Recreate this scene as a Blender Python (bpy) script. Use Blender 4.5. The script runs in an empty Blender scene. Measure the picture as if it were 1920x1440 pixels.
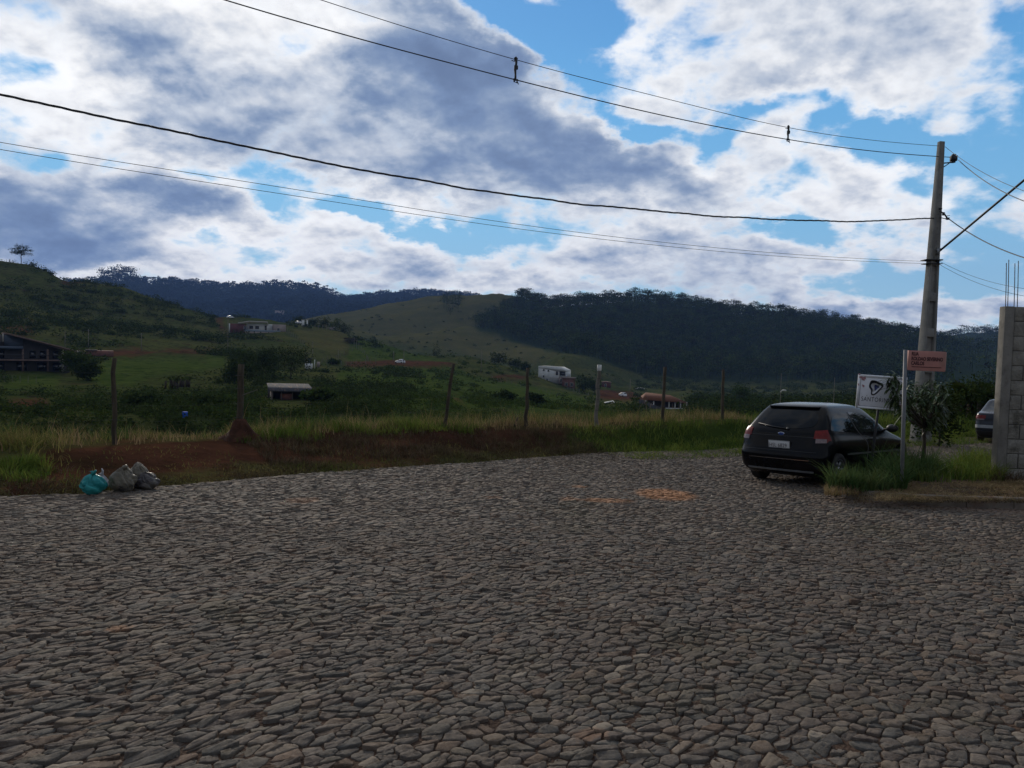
import bpy, math, random
import numpy as np
from mathutils import Vector, Matrix

# ------------------------------------------------------------------ camera
F_PX = 1442.0
PITCH = math.radians(2.8); ROLL = math.radians(1.5)
CAM = Vector((0.0, 0.0, 1.6))
CAM_M = Matrix.Rotation(math.pi/2 - PITCH, 3, 'X') @ Matrix.Rotation(ROLL, 3, 'Z')
scene = bpy.context.scene
cam_data = bpy.data.cameras.new('camera'); cam = bpy.data.objects.new('camera', cam_data)
scene.collection.objects.link(cam)
cam.matrix_world = Matrix.Translation(CAM) @ CAM_M.to_4x4()
cam_data.sensor_width = 36.0; cam_data.lens = F_PX/1920*36
cam_data.clip_start = 0.05; cam_data.clip_end = 12000
scene.camera = cam
scene.view_settings.view_transform = 'Standard'; scene.view_settings.look = 'None'
scene.view_settings.exposure = 0.0; scene.view_settings.gamma = 1.0
scene.render.resolution_x = 1024; scene.render.resolution_y = 768

MN = np.array(CAM_M); CN = np.array(CAM)
def ray(px, py):
    px = np.asarray(px, float); py = np.asarray(py, float)
    v = np.stack([(px-960)/F_PX, -(py-720)/F_PX, -np.ones_like(px)], -1)
    return v @ MN.T
def pt(px, py, d):                       # point on the pixel's ray at forward depth d
    v = ray(px, py); return CN + v*(d/v[1])
def RSC(r): return r*np.interp(r, [60, 110], [1, 1.45])      # survey range -> metres
def ptr(px, py, r):                      # point at (surveyed) horizontal range r
    r = float(RSC(r)); v = ray(px, py); return CN + v*(r/math.hypot(v[0], v[1]))
def azel(px, py):
    v = ray(px, py); return math.atan2(v[0], v[1]), math.atan2(v[2], math.hypot(v[0], v[1]))

# ------------------------------------------------------------------ world
SUN_AZ = math.radians(-20); SUN_EL = math.radians(20)
SKY_S = 0.10
world = bpy.data.worlds.new('World'); scene.world = world; world.use_nodes = True
class NT:
    def __init__(s, tree): s.t = tree; s.n = tree.nodes; s.l = tree.links
    def new(s, typ, **kw):
        n = s.n.new(typ)
        for k, v in kw.items(): setattr(n, k, v)
        return n
    def put(s, sock, v):
        if isinstance(v, bpy.types.NodeSocket): s.l.new(v, sock)
        elif isinstance(v, bpy.types.Node): s.l.new(v.outputs[0], sock)
        elif v is not None:
            if hasattr(sock.default_value, '__len__') and not hasattr(v, '__len__'): v = [v]*len(sock.default_value)
            if hasattr(v, '__len__') and len(sock.default_value) == 4 and len(v) == 3: v = tuple(v)+(1,)
            sock.default_value = v
    def math(s, op, a, b=None, c=None, clamp=False):
        n = s.new('ShaderNodeMath', operation=op, use_clamp=clamp)
        for i, x in enumerate((a, b, c)):
            if x is not None: s.put(n.inputs[i], x)
        return n.outputs[0]
    def vmath(s, op, a, b=None):
        n = s.new('ShaderNodeVectorMath', operation=op)
        s.put(n.inputs[0], a)
        if b is not None: s.put(n.inputs[1], b)
        return n.outputs[0]
    def noise(s, vec, scale, detail=4, rough=.5, dist=0, lac=2.0, out=0):
        n = s.new('ShaderNodeTexNoise'); n.inputs['Scale'].default_value = scale
        n.inputs['Detail'].default_value = detail; n.inputs['Roughness'].default_value = rough
        n.inputs['Distortion'].default_value = dist; n.inputs['Lacunarity'].default_value = lac
        if vec is not None: s.put(n.inputs['Vector'], vec)
        return n.outputs[out]
    def ramp(s, fac, stops, interp='LINEAR'):
        n = s.new('ShaderNodeValToRGB'); cr = n.color_ramp; cr.interpolation = interp
        while len(cr.elements) < len(stops): cr.elements.new(.5)
        for e, (p, c) in zip(cr.elements, stops):
            e.position = p; e.color = tuple(c)+(1,) if hasattr(c, '__len__') else (c, c, c, 1)
        s.put(n.inputs[0], fac); return n.outputs[0]
    def mix(s, fac, a, b, blend='MIX'):
        n = s.new('ShaderNodeMix', data_type='RGBA', blend_type=blend)
        s.put(n.inputs[0], fac); s.put(n.inputs[6], a); s.put(n.inputs[7], b); return n.outputs[2]
    def sstep(s, x, lo, hi, a=0.0, b=1.0):
        n = s.new('ShaderNodeMapRange', interpolation_type='SMOOTHSTEP')
        s.put(n.inputs[0], x); n.inputs[1].default_value = lo; n.inputs[2].default_value = hi
        n.inputs[3].default_value = a; n.inputs[4].default_value = b; return n.outputs[0]

def build_world():
    t = NT(world.node_tree); t.n.clear()
    out = t.new('ShaderNodeOutputWorld'); bg = t.new('ShaderNodeBackground')
    bg.inputs[1].default_value = SKY_S; t.l.new(bg.outputs[0], out.inputs[0])
    sky = t.new('ShaderNodeTexSky'); sky.sky_type = 'NISHITA'; sky.sun_disc = False
    sky.sun_elevation = math.radians(38); sky.sun_rotation = SUN_AZ; sky.air_density = 1.0; sky.dust_density = 0.6; sky.ozone_density = 2.0
    tc = t.new('ShaderNodeTexCoord'); g = t.vmath('NORMALIZE', tc.outputs['Generated'])
    sp = t.new('ShaderNodeSeparateXYZ'); t.put(sp.inputs[0], g)
    az = t.math('ARCTAN2', sp.outputs[0], sp.outputs[1]); el = t.math('ARCSINE', sp.outputs[2])
    cb = t.new('ShaderNodeCombineXYZ'); t.put(cb.inputs[0], az); t.put(cb.inputs[1], el); uv = cb.outputs[0]
    # cloud-deck coordinates: perspective flattening towards the horizon
    den = t.math('ADD', t.math('MAXIMUM', sp.outputs[2], -.02), 0.42)
    pc = t.new('ShaderNodeCombineXYZ'); t.put(pc.inputs[0], t.math('DIVIDE', sp.outputs[0], den)); t.put(pc.inputs[1], t.math('DIVIDE', sp.outputs[1], den))
    P = pc.outputs[0]
    # warp for the layout so its edges are ragged
    w1 = t.vmath('MULTIPLY', t.vmath('SUBTRACT', t.noise(P, 3.4, 8, .62, out=1), (.5, .5, .5)), (.20, .13, 0))
    uw = t.vmath('ADD', uv, w1)
    def splats(lst, vec):
        acc = None
        for (px, py, rx, ry, rot, amp) in lst:
            a, e = azel(px, py)
            m = t.new('ShaderNodeMapping', vector_type='TEXTURE'); t.put(m.inputs[0], vec)
            m.inputs['Location'].default_value = (a, e, 0); m.inputs['Rotation'].default_value = (0, 0, math.radians(rot))
            m.inputs['Scale'].default_value = (rx/F_PX, ry/F_PX, 1)
            gr = t.new('ShaderNodeTexGradient', gradient_type='SPHERICAL'); t.l.new(m.outputs[0], gr.inputs[0])
            acc = t.math('MULTIPLY_ADD', gr.outputs[1], amp, acc if acc is not None else 0.0)
        return acc
    # (px, py, radius x, radius y, rotation, amount); + thickens the cloud, - opens blue
    dens = splats(SKY_DENS, uw)
    glow = splats(SKY_GLOW, uw)
    n1 = t.noise(P, 3.2, 12, .54, .1)
    n2 = t.noise(t.vmath('ADD', P, (7.3, 2.1, 0)), 9.0, 10, .54, .1)
    n1b = t.noise(t.vmath('ADD', P, (-.01, .05, 0)), 3.2, 9, .54, .1)
    n2b = t.noise(t.vmath('ADD', P, (7.295, 2.12, 0)), 9.0, 7, .54, .1)
    nn = t.math('ADD', t.math('MULTIPLY', t.math('SUBTRACT', n1, .5), 2.5), t.math('MULTIPLY', t.math('SUBTRACT', n2, .5), 2.3))
    up = t.math('ADD', t.sstep(el, .42, .75, 0.0, 0.35), t.sstep(sp.outputs[1], .35, -.25, 0.0, .55))  # extra cloud added overhead and behind, out of view, to dim ambient and reflections
    D = t.math('ADD', t.math('ADD', nn, dens), t.math('ADD', up, 0.10))
    alpha = t.math('MULTIPLY', t.sstep(D, -.30, .24), t.sstep(D, -.3, .5, .80, 1.0))
    relief = t.math('ADD', t.math('MULTIPLY', t.math('SUBTRACT', n1, n1b), 1.5), t.math('MULTIPLY', t.math('SUBTRACT', n2, n2b), 1.3))
    body = t.math('ADD', t.math('MULTIPLY', nn, t.sstep(dens, .2, .9, .85, .55)), t.math('ADD', dens, up))
    tt = t.math('ADD', t.math('SUBTRACT', t.math('ADD', body, t.math('MULTIPLY', relief, t.sstep(dens, .2, .9, 1.0, .55))), t.math('MULTIPLY', glow, .75)), .22)
    K = 1/SKY_S
    col = t.ramp(t.sstep(tt, -.55, 1.75), [(0, (1.15, 1.15, 1.15)), (.17, (.93, .94, .96)), (.33, (.70, .74, .81)), (.52, (.48, .55, .67)), (.68, (.30, .385, .54)), (.84, (.20, .285, .46)), (1, (.15, .215, .36))])
    col = t.mix(t.sstep(sp.outputs[1], .5, 0.0, 0, .8), col, t.mix(1.0, col, (1.12, 1.0, .84), 'MULTIPLY'))  # clouds out of view tinted warm to take blue out of the ambient light
    colk = t.mix(1.0, col, (K, K, K), 'MULTIPLY')
    ownb = t.ramp(t.sstep(el, -.02, .45), [(0, (.42, .66, .86)), (.35, (.24, .56, .84)), (.8, (.15, .46, .83)), (1, (.10, .34, .72))])
    blue = t.mix(.72, t.mix(1.0, sky.outputs[0], (.50, .80, 1.0), 'MULTIPLY'), t.mix(1.0, ownb, (K, K, K), 'MULTIPLY'))
    fin = t.mix(alpha, blue, colk)
    # below the horizon: dark ground tone
    fin = t.mix(t.sstep(el, -.06, -.01), (.08*K, .08*K, .08*K), fin)
    t.put(bg.inputs[0], fin)
SKY_DENS = [
 (600, 160, 380, 170, -20, .42), (250, 220, 330, 60, -8, .35), (180, 60, 200, 60, 10, .25), (830, 130, 210, 130, -28, .95), (1000, 235, 240, 110, -30, 1.0), (1210, 335, 230, 85, -24, 1.05), (760, 290, 330, 110, -10, .45), (960, 350, 300, 70, -8, .30), (620, 20, 200, 90, -10, .25),
 (250, 110, 330, 160, 0, .15), (110, 440, 330, 85, 5, 1.15), (360, 385, 180, 50, -12, 1.2), (30, 360, 160, 50, 0, .3), (200, 500, 420, 36, 2, .45), (640, 440, 180, 34, -8, .35), (740, 515, 260, 40, 0, .55), (860, 480, 120, 30, 0, .3), (130, 250, 200, 50, -10, .25), (420, 230, 260, 80, -10, .3),
 (1000, 520, 300, 26, 0, .15), (1400, 510, 300, 50, 0, .45), (1680, 590, 300, 30, 0, .5), (1480, 350, 200, 60, 0, .30), (1620, 80, 420, 110, 0, .40), (1350, 120, 250, 110, -10, .30), (1300, 500, 120, 50, 0, .25), (1750, 120, 200, 90, 0, .25), (1130, 440, 200, 50, -5, .2),
 (930, 30, 170, 60, -30, -1.2), (1080, 70, 120, 80, 70, -.8), (560, 320, 110, 35, 0, -.45), (690, 395, 130, 30, -8, -.75), (840, 440, 190, 26, -6, -.75), (1190, 230, 110, 35, -20, -.85), (1010, 110, 80, 50, 0, -.7),
 (1440, 195, 170, 45, 20, -.75), (1560, 170, 60, 60, 0, -.5), (1660, 255, 190, 50, -12, -.85), (1850, 310, 150, 90, 0, -.65), (1860, 470, 150, 80, 0, -.75), (1500, 425, 260, 28, 0, -.65), (1620, 520, 120, 40, -20, -.7), (1880, 200, 70, 50, 0, -.3), (1340, 255, 80, 35, 0, -.4), (1300, 180, 90, 40, 0, -.3)]
SKY_GLOW = [
 (460, 465, 300, 80, -5, 1.4), (50, 140, 200, 110, 0, 1.2), (190, 165, 110, 40, 0, .6), (640, 30, 120, 50, -10, .5), (400, 10, 330, 90, 0, .75), (680, 400, 300, 80, -10, 1.1), (1000, 450, 330, 90, -5, .65), (280, 300, 280, 60, -10, .75), (250, 520, 330, 22, 0, .75), (150, 380, 120, 30, 0, .3),
 (1120, 100, 240, 110, -30, .55), (1250, 30, 330, 110, 0, .45), (1600, 150, 450, 240, 0, .45), (1500, 360, 420, 150, 0, .50), (1780, 400, 330, 260, 0, .3), (950, 530, 260, 26, 0, .5), (1500, 490, 300, 50, 0, .25), (520, 60, 160, 130, 0, .3),
 (880, 130, 150, 80, -30, -.15), (1230, 340, 200, 60, -25, -.2)]
build_world()

sun_d = bpy.data.lights.new('sun', 'SUN'); sun_d.energy = 2.8; sun_d.angle = math.radians(11); sun_d.color = (1.0, .90, .76)
sun = bpy.data.objects.new('sun', sun_d); scene.collection.objects.link(sun)
sd = Vector((math.sin(SUN_AZ)*math.cos(SUN_EL), math.cos(SUN_AZ)*math.cos(SUN_EL), math.sin(SUN_EL)))
sun.rotation_euler = (-sd).to_track_quat('-Z', 'Y').to_euler()

# ------------------------------------------------------------------ helpers
COL = scene.collection
def tag(o, label=None, cat=None, group=None, kind=None):
    if label: o['label'] = label
    if cat: o['category'] = cat
    if group: o['group'] = group
    if kind: o['kind'] = kind
    return o
def empty(name, loc, rz=0, label=None, cat=None, group=None):
    o = bpy.data.objects.new(name, None); o.empty_display_size = .2; COL.objects.link(o)
    o.location = loc; o.rotation_euler = (0, 0, rz); return tag(o, label, cat, group)
def raw_mesh(name, V, polys, mats, smooth=False, midx=None, attrs=None):
    """polys: list of (n,k) int arrays"""
    V = np.asarray(V, np.float32); me = bpy.data.meshes.new(name)
    me.vertices.add(len(V)); me.vertices.foreach_set('co', V.ravel())
    lo = np.concatenate([np.asarray(p, np.int32).ravel() for p in polys])
    tot = np.concatenate([np.full(len(p), np.asarray(p).shape[1], np.int32) for p in polys])
    st = np.concatenate([[0], np.cumsum(tot)[:-1]]).astype(np.int32)
    me.loops.add(len(lo)); me.loops.foreach_set('vertex_index', lo)
    me.polygons.add(len(tot)); me.polygons.foreach_set('loop_start', st); me.polygons.foreach_set('loop_total', tot)
    if smooth: me.polygons.foreach_set('use_smooth', np.ones(len(tot), bool))
    for m in (mats if isinstance(mats, (list, tuple)) else [mats]): me.materials.append(m)
    if midx is not None: me.polygons.foreach_set('material_index', np.asarray(midx, np.int32))
    me.update(calc_edges=True)
    for k, a in (attrs or {}).items():
        at = me.attributes.new(k, 'FLOAT', 'POINT'); at.data.foreach_set('value', np.asarray(a, np.float32))
    return me
class MB:
    def __init__(s): s.V = []; s.F = []; s.n = 0
    def add(s, V, *polys):
        V = np.asarray(V, float).reshape(-1, 3)
        for p in polys: s.F.append(np.asarray(p, int)+s.n)
        s.V.append(V); s.n += len(V); return s
    def box(s, c, size, rz=0, M=None):
        x, y, z = [k/2 for k in size]
        V = np.array([[a*x, b*y, d*z] for d in (-1, 1) for a, b in ((-1, -1), (1, -1), (1, 1), (-1, 1))])
        if rz: V = V @ np.array(Matrix.Rotation(rz, 3, 'Z')).T
        if M is not None: V = V @ np.array(M).T
        return s.add(V+np.array(c), [[0, 3, 2, 1], [4, 5, 6, 7], [0, 1, 5, 4], [1, 2, 6, 5], [2, 3, 7, 6], [3, 0, 4, 7]])
    def hexa(s, V8):
        return s.add(V8, [[0, 3, 2, 1], [4, 5, 6, 7], [0, 1, 5, 4], [1, 2, 6, 5], [2, 3, 7, 6], [3, 0, 4, 7]])
    def tube(s, path, rad, n=8, caps=True):
        P = np.asarray(path, float); m = len(P); R = np.broadcast_to(np.asarray(rad, float), (m,))
        T = np.gradient(P, axis=0); T /= np.linalg.norm(T, axis=1)[:, None]+1e-12
        up = np.array([0, 0, 1.0]) if abs(T[:, 2]).mean() < .8 else np.array([1.0, 0, 0])
        A = np.cross(T, up); A /= np.linalg.norm(A, axis=1)[:, None]+1e-12; B = np.cross(A, T)
        th = np.arange(n)*2*math.pi/n
        V = P[:, None]+R[:, None, None]*(A[:, None]*np.cos(th)[None, :, None]+B[:, None]*np.sin(th)[None, :, None])
        i = np.arange(m-1)[:, None]*n; j = np.arange(n)[None]; k = (j+1) % n
        q = np.stack([i+j, i+k, i+n+k, i+n+j], -1).reshape(-1, 4)
        polys = [q]
        if caps: polys += [np.arange(n)[None, ::-1], (np.arange(n)+(m-1)*n)[None]]
        return s.add(V.reshape(-1, 3), *polys)
    def lathe(s, prof, n=24, c=(0, 0, 0), M=None):      # prof (r, z) list, about local z
        P = np.asarray(prof, float); m = len(P); th = np.arange(n)*2*math.pi/n
        V = np.stack([P[:, 0, None]*np.cos(th), P[:, 0, None]*np.sin(th), np.repeat(P[:, 1, None], n, 1)], -1).reshape(-1, 3)
        if M is not None: V = V @ np.array(M).T
        i = np.arange(m-1)[:, None]*n; j = np.arange(n)[None]; k = (j+1) % n
        return s.add(V+np.array(c), np.stack([i+j, i+k, i+n+k, i+n+j], -1).reshape(-1, 4))
    def grid(s, G):                                     # G (a,b,3)
        a, b = G.shape[:2]; i = np.arange(a-1)[:, None]*b; j = np.arange(b-1)[None]
        return s.add(G.reshape(-1, 3), np.stack([i+j, i+j+1, i+b+j+1, i+b+j], -1).reshape(-1, 4))
    def mesh(s, name, m, smooth=False):
        polys = {}
        for f in s.F: polys.setdefault(f.shape[1], []).append(f)
        return raw_mesh(name, np.concatenate(s.V), [np.concatenate(v) for v in polys.values()], m, smooth)
    def build(s, name, m, parent=None, smooth=False, loc=None, bevel=0):
        o = bpy.data.objects.new(name, s.mesh(name, m, smooth)); COL.objects.link(o)
        if parent: o.parent = parent
        if loc is not None: o.location = loc
        if bevel:
            b = o.modifiers.new('b', 'BEVEL'); b.width = bevel; b.segments = 2; b.limit_method = 'ANGLE'
        return o
def fix_normals(o):
    import bmesh
    bm = bmesh.new(); bm.from_mesh(o.data); bmesh.ops.recalc_face_normals(bm, faces=bm.faces); bm.to_mesh(o.data); bm.free()
def copy_tree(o, parent=None):
    c = o.copy(); COL.objects.link(c)
    if parent: c.parent = parent
    for ch in o.children: copy_tree(ch, c)
    return c

# numpy gradient-ish value noise
_rs = np.random.RandomState(7); _perm = _rs.rand(256, 256)
def vnoise(x, y):
    xi = np.floor(x).astype(int); yi = np.floor(y).astype(int); fx = x-xi; fy = y-yi
    fx = fx*fx*(3-2*fx); fy = fy*fy*(3-2*fy)
    g = lambda a, b: _perm[(a) & 255, (b) & 255]
    return (g(xi, yi)*(1-fx)+g(xi+1, yi)*fx)*(1-fy)+(g(xi, yi+1)*(1-fx)+g(xi+1, yi+1)*fx)*fy
def fbm(x, y, oct=4, rough=.5):
    s = 0; a = 1; t = 0
    for k in range(oct):
        s = s+a*(vnoise(x*2**k+13*k, y*2**k+37*k)-.5); t += a; a *= rough
    return s/t*2

# ------------------------------------------------------------------ materials
def mat(name, c1, c2=None, scale=4, rough=.8, bump=0, bscale=None, metal=0, island=0, detail=5, coat=0, spec=.5, c3=None, s3=1, trans=0, lo=.35, hi=.65, streak=None):
    m = bpy.data.materials.new(name); m.use_nodes = True; t = NT(m.node_tree); b = t.n['Principled BSDF']
    tc = t.new('ShaderNodeTexCoord'); co = tc.outputs['Object']
    if streak: 
        mp = t.new('ShaderNodeMapping'); t.put(mp.inputs[0], co); mp.inputs['Scale'].default_value = streak; co = mp.outputs[0]
    col = None
    if c2 is not None:
        n = t.noise(co, scale, detail, .6); col = t.mix(t.sstep(n, lo, hi), c1, c2)
    if c3 is not None: col = t.mix(t.sstep(t.noise(co, s3, 4, .6), .5, .66), col, c3)
    if island:
        g = t.new('ShaderNodeNewGeometry'); rnd = g.outputs['Random Per Island']
        base = col if col is not None else c1
        hs = t.new('ShaderNodeHueSaturation'); t.put(hs.inputs['Color'], base)
        t.put(hs.inputs['Value'], t.math('MULTIPLY_ADD', rnd, island, 1-island/2))
        t.put(hs.inputs['Hue'], t.math('MULTIPLY_ADD', t.math('FRACT', t.math('MULTIPLY', rnd, 17.3)), .05, .475)); col = hs.outputs[0]
    t.put(b.inputs['Base Color'], col if col is not None else c1)
    b.inputs['Roughness'].default_value = rough; b.inputs['Metallic'].default_value = metal
    b.inputs['Coat Weight'].default_value = coat; b.inputs['Specular IOR Level'].default_value = spec
    if island: b.inputs['Specular IOR Level'].default_value = min(spec, .0 if 'glossy' not in name else .25); b.inputs['Roughness'].default_value = max(rough, .9 if 'glossy' not in name else .45)
    if bump and spec == .5: b.inputs['Specular IOR Level'].default_value = .15
    if coat: b.inputs['Coat Roughness'].default_value = .04
    if trans:
        tr = t.new('ShaderNodeBsdfTranslucent'); t.put(tr.inputs[0], col if col is not None else c1)
        mx = t.new('ShaderNodeMixShader'); mx.inputs[0].default_value = trans
        t.l.new(b.outputs[0], mx.inputs[1]); t.l.new(tr.outputs[0], mx.inputs[2]); t.l.new(mx.outputs[0], t.n['Material Output'].inputs[0])
    if bump:
        bp = t.new('ShaderNodeBump'); bp.inputs['Strength'].default_value = 1; bp.inputs['Distance'].default_value = bump
        t.put(bp.inputs['Height'], t.noise(co, bscale or scale*4, 6, .65)); t.l.new(bp.outputs[0], b.inputs['Normal'])
    return m
# ------------------------------------------------------------------ terrain
def plane_z(y):
    y = np.asarray(y, float); return np.where(y < 18, -.052*y, -.306-.035*y)
def on_road(px, py):
    v = ray(px, py); t = -1.6/(v[2]+.052*v[1]); P = CN+v*t
    if P[1] > 18: t = (-.306-1.6)/(v[2]+.035*v[1]); P = CN+v*t
    return P
def xyrow(L):                         # ground x,y(,z) -> (az, r, z)
    out = []
    for q in L:
        x, y = q[:2]; z = q[2] if len(q) > 2 else float(plane_z(y))
        out.append((math.atan2(x, y), math.hypot(x, y), z))
    return out
def pxrow(L):                         # (px, py, r) -> (az, r, z)
    out = []
    for px, py, r in L:
        P = ptr(px, py, r); out.append((math.atan2(P[0], P[1]), float(RSC(r)), P[2]))
    return out
def drow(L):                          # (px, py, depth)
    out = []
    for px, py, d in L:
        P = pt(px, py, d); out.append((math.atan2(P[0], P[1]), math.hypot(P[0], P[1]), P[2]))
    return out
_e = [on_road(a, b) for a, b in ((0, 930), (150, 925), (300, 911), (500, 895), (700, 880), (880, 868), (1000, 858), (1100, 850), (1250, 846), (1400, 840), (1640, 824), (1860, 820))]
EDGE = [(-30, 3), (-18, 6.5), (-11, 9)]+[(p[0], p[1]) for p in _e]+[(27, 32), (50, 38)]
edge = xyrow(EDGE)
fence = drow([(-300, 855, 11.5), (0, 838, 12.5), (214, 830, 14), (450, 822, 16), (835, 806, 18.5), (985, 802, 20), (1120, 799, 21), (1243, 797, 22.2), (1355, 792, 23.3), (1500, 792, 25.5), (1650, 796, 28), (1800, 800, 31), (1920, 800, 33), (2200, 800, 37)])
def mid_row(f, zf):
    A = np.array(edge); B = np.array(fence); az = B[:, 0]
    ra = np.interp(az, A[:, 0], A[:, 1]); za = np.interp(az, A[:, 0], A[:, 2])
    return [(a, ra_+(b[1]-ra_)*f, za_+(b[2]-za_)*zf) for a, ra_, za_, b in zip(az, ra, za, B)]
def off_row(base, dr, dz=0, zabs=None):
    return [(a, r+dr, z+dz if zabs is None else zabs) for a, r, z in base]
R8 = pxrow([(-700, 380, 330), (-200, 450, 325), (0, 484, 320), (60, 493, 320), (100, 508, 320), (112, 521, 322), (190, 525, 325), (240, 538, 325), (290, 557, 320), (340, 574, 315), (400, 592, 310), (440, 592, 320), (530, 603, 310), (600, 607, 300), (660, 628, 270), (740, 652, 250), (800, 662, 245), (880, 667, 245), (930, 682, 240), (1000, 700, 240), (1050, 708, 240), (1200, 725, 330), (1400, 725, 360), (1600, 728, 360), (1920, 730, 360), (2600, 735, 360)])
ROWS = [
 [(a, .6, -.03) for a, _, _ in edge],
 [(a, r*.5, float(plane_z(r*.5*math.cos(a)))-.06) for a, r, z in edge],
 off_row(edge, -.35, -.07),
 off_row(edge, .25, .03),
 mid_row(.45, .25), mid_row(.8, .85), fence,
 off_row(fence, 2.5, -.15), off_row(fence, 8, -1.8),
 off_row(fence, 26, zabs=-8.5),
 pxrow([(-700, 780, 60), (0, 776, 62), (430, 775, 60), (750, 776, 65), (1050, 774, 75), (1300, 770, 85), (1600, 768, 90), (1920, 768, 90), (2600, 770, 90)]),
 pxrow([(-700, 720, 100), (0, 745, 85), (200, 737, 90), (430, 735, 90), (600, 742, 90), (750, 738, 100), (900, 746, 105), (1050, 752, 115), (1200, 762, 130), (1400, 759, 150), (1600, 757, 150), (1920, 757, 150), (2600, 757, 150)]),
 pxrow([(-700, 690, 115), (0, 696, 110), (120, 695, 112), (200, 670, 140), (300, 665, 150), (430, 667, 160), (560, 690, 150), (650, 689, 170), (750, 689, 180), (850, 702, 170), (950, 722, 165), (1050, 742, 160), (1200, 752, 180), (1400, 750, 220), (1600, 750, 220), (1920, 750, 220), (2600, 750, 220)]),
 pxrow([(-700, 650, 150), (0, 660, 150), (200, 660, 160), (300, 657, 170), (430, 657, 185), (560, 674, 170), (650, 683, 185), (750, 681, 195), (850, 686, 190), (950, 702, 190), (1050, 728, 190), (1200, 744, 240), (1400, 745, 280), (1600, 745, 280), (1920, 745, 280), (2600, 745, 280)]),
 pxrow([(-700, 520, 250), (0, 570, 245), (200, 596, 245), (350, 618, 240), (410, 624, 245), (430, 622, 255), (530, 622, 255), (580, 634, 240), (650, 652, 235), (750, 668, 225), (850, 677, 215), (950, 690, 210), (1050, 715, 215), (1200, 735, 280), (1400, 738, 320), (1600, 738, 320), (1920, 738, 320), (2600, 738, 320)]),
 R8,
 [(a, r+110, z-(24 if a < azel(1050, 700)[0] else -8)) for a, r, z in R8],
 pxrow([(-700, 600, 600), (0, 620, 600), (400, 630, 550), (600, 614, 480), (740, 640, 440), (900, 655, 440), (1000, 660, 400), (1100, 668, 400), (1200, 682, 440), (1400, 685, 480), (1600, 688, 480), (1750, 692, 480), (1920, 694, 480), (2600, 694, 480)]),
 pxrow([(400, 640, 640), (600, 606, 540), (740, 633, 480), (800, 617, 490), (870, 606, 500), (930, 612, 500), (1000, 640, 470), (1200, 652, 490), (1400, 655, 510), (1600, 660, 510), (1750, 670, 500), (1920, 680, 520), (2600, 680, 520)]),
 pxrow([(400, 644, 660), (600, 606, 560), (740, 652, 505), (800, 642, 520), (870, 628, 530), (930, 622, 530), (1000, 622, 500), (1200, 630, 520), (1400, 637, 530), (1600, 645, 530), (1750, 662, 520), (1920, 675, 560), (2600, 675, 560)]),
 pxrow([(400, 644, 690), (600, 600, 610), (650, 605, 590), (700, 591, 590), (760, 576, 600), (830, 562, 620), (900, 578, 610), (1000, 595, 580), (1200, 603, 570), (1400, 613, 580), (1600, 628, 570), (1750, 656, 545), (1920, 665, 600), (2600, 665, 600)]),
 pxrow([(400, 644, 720), (600, 602, 640), (650, 614, 620), (700, 611, 620), (760, 600, 630), (830, 585, 650), (900, 566, 640), (1000, 580, 610), (1200, 584, 600), (1400, 598, 600), (1600, 620, 595), (1750, 653, 560), (1920, 662, 640), (2600, 662, 640)]),
 pxrow([(-700, 660, 780), (400, 644, 760), (500, 612, 760), (540, 598, 740), (600, 587, 720), (680, 571, 710), (740, 558, 710), (800, 550, 710), (860, 549, 710), (940, 551, 700), (985, 556, 680), (1020, 575, 650), (1080, 568, 640), (1200, 560, 630), (1250, 561, 625), (1340, 587, 620), (1460, 594, 620), (1580, 609, 615), (1680, 628, 600), (1740, 650, 590), (1790, 664, 580), (1920, 664, 700), (2600, 664, 700)]),
 pxrow([(-700, 680, 1000), (400, 655, 950), (600, 620, 900), (1000, 610, 900), (1600, 645, 800), (1740, 670, 700), (1920, 664, 800), (2600, 664, 800)]),
 pxrow([(-700, 620, 1250), (0, 610, 1200), (400, 598, 1200), (600, 600, 1200), (1600, 650, 1000), (1750, 655, 920), (1920, 640, 900), (2600, 640, 900)]),
 pxrow([(-700, 500, 1800), (0, 545, 1800), (190, 534, 1800), (240, 532, 1800), (300, 534, 1800), (400, 539, 1800), (470, 541, 1800), (540, 540, 1800), (600, 542, 1800), (640, 556, 1800), (690, 550, 1800), (760, 555, 1800), (810, 554, 1800), (1000, 575, 1800), (1500, 625, 1500), (1700, 640, 1300), (1750, 634, 1200), (1800, 623, 1150), (1860, 621, 1150), (1900, 611, 1150), (1920, 607, 1150), (2300, 590, 1150), (2600, 600, 1150)]),
 [(a, 3600, -20) for a in (-3.1, 3.1)],
]
AZ = np.concatenate([np.linspace(-math.pi, -.80, 30)[:-1], np.linspace(-.80, .80, 620), np.linspace(.80, math.pi, 30)[1:]])
RR = []; ZZ = []
for row in ROWS:
    a = np.array(sorted(row)); mz = (a[0, 2]+a[-1, 2])/2; mr = (a[0, 1]+a[-1, 1])/2
    if len(a) > 2:
        ri = len(RR); bz = [None]*9+[4, 9, 15, 22, 26, 34, 46, 50, 60]+[70]*20  # unseen hillside added behind the camera to darken reflections and ambient light
        if bz[ri] is not None: mz = bz[ri]
        a = np.vstack([[-math.pi, mr, mz], [-1.75, mr, mz], a, [1.75, mr, mz], [math.pi, mr, mz]])
    RR.append(np.interp(AZ, a[:, 0], a[:, 1])); ZZ.append(np.interp(AZ, a[:, 0], a[:, 2]))
RR = np.array(RR); ZZ = np.array(ZZ)
def smooth_az(A, k):
    w = np.hanning(2*k+3)[1:-1]; w /= w.sum(); P = np.pad(A, ((0, 0), (k, k)), 'edge')
    return np.array([np.convolve(p, w, 'valid') for p in P])
RR[7:] = smooth_az(RR[7:], 9); ZZ[8:] = smooth_az(ZZ[8:], 4)
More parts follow.
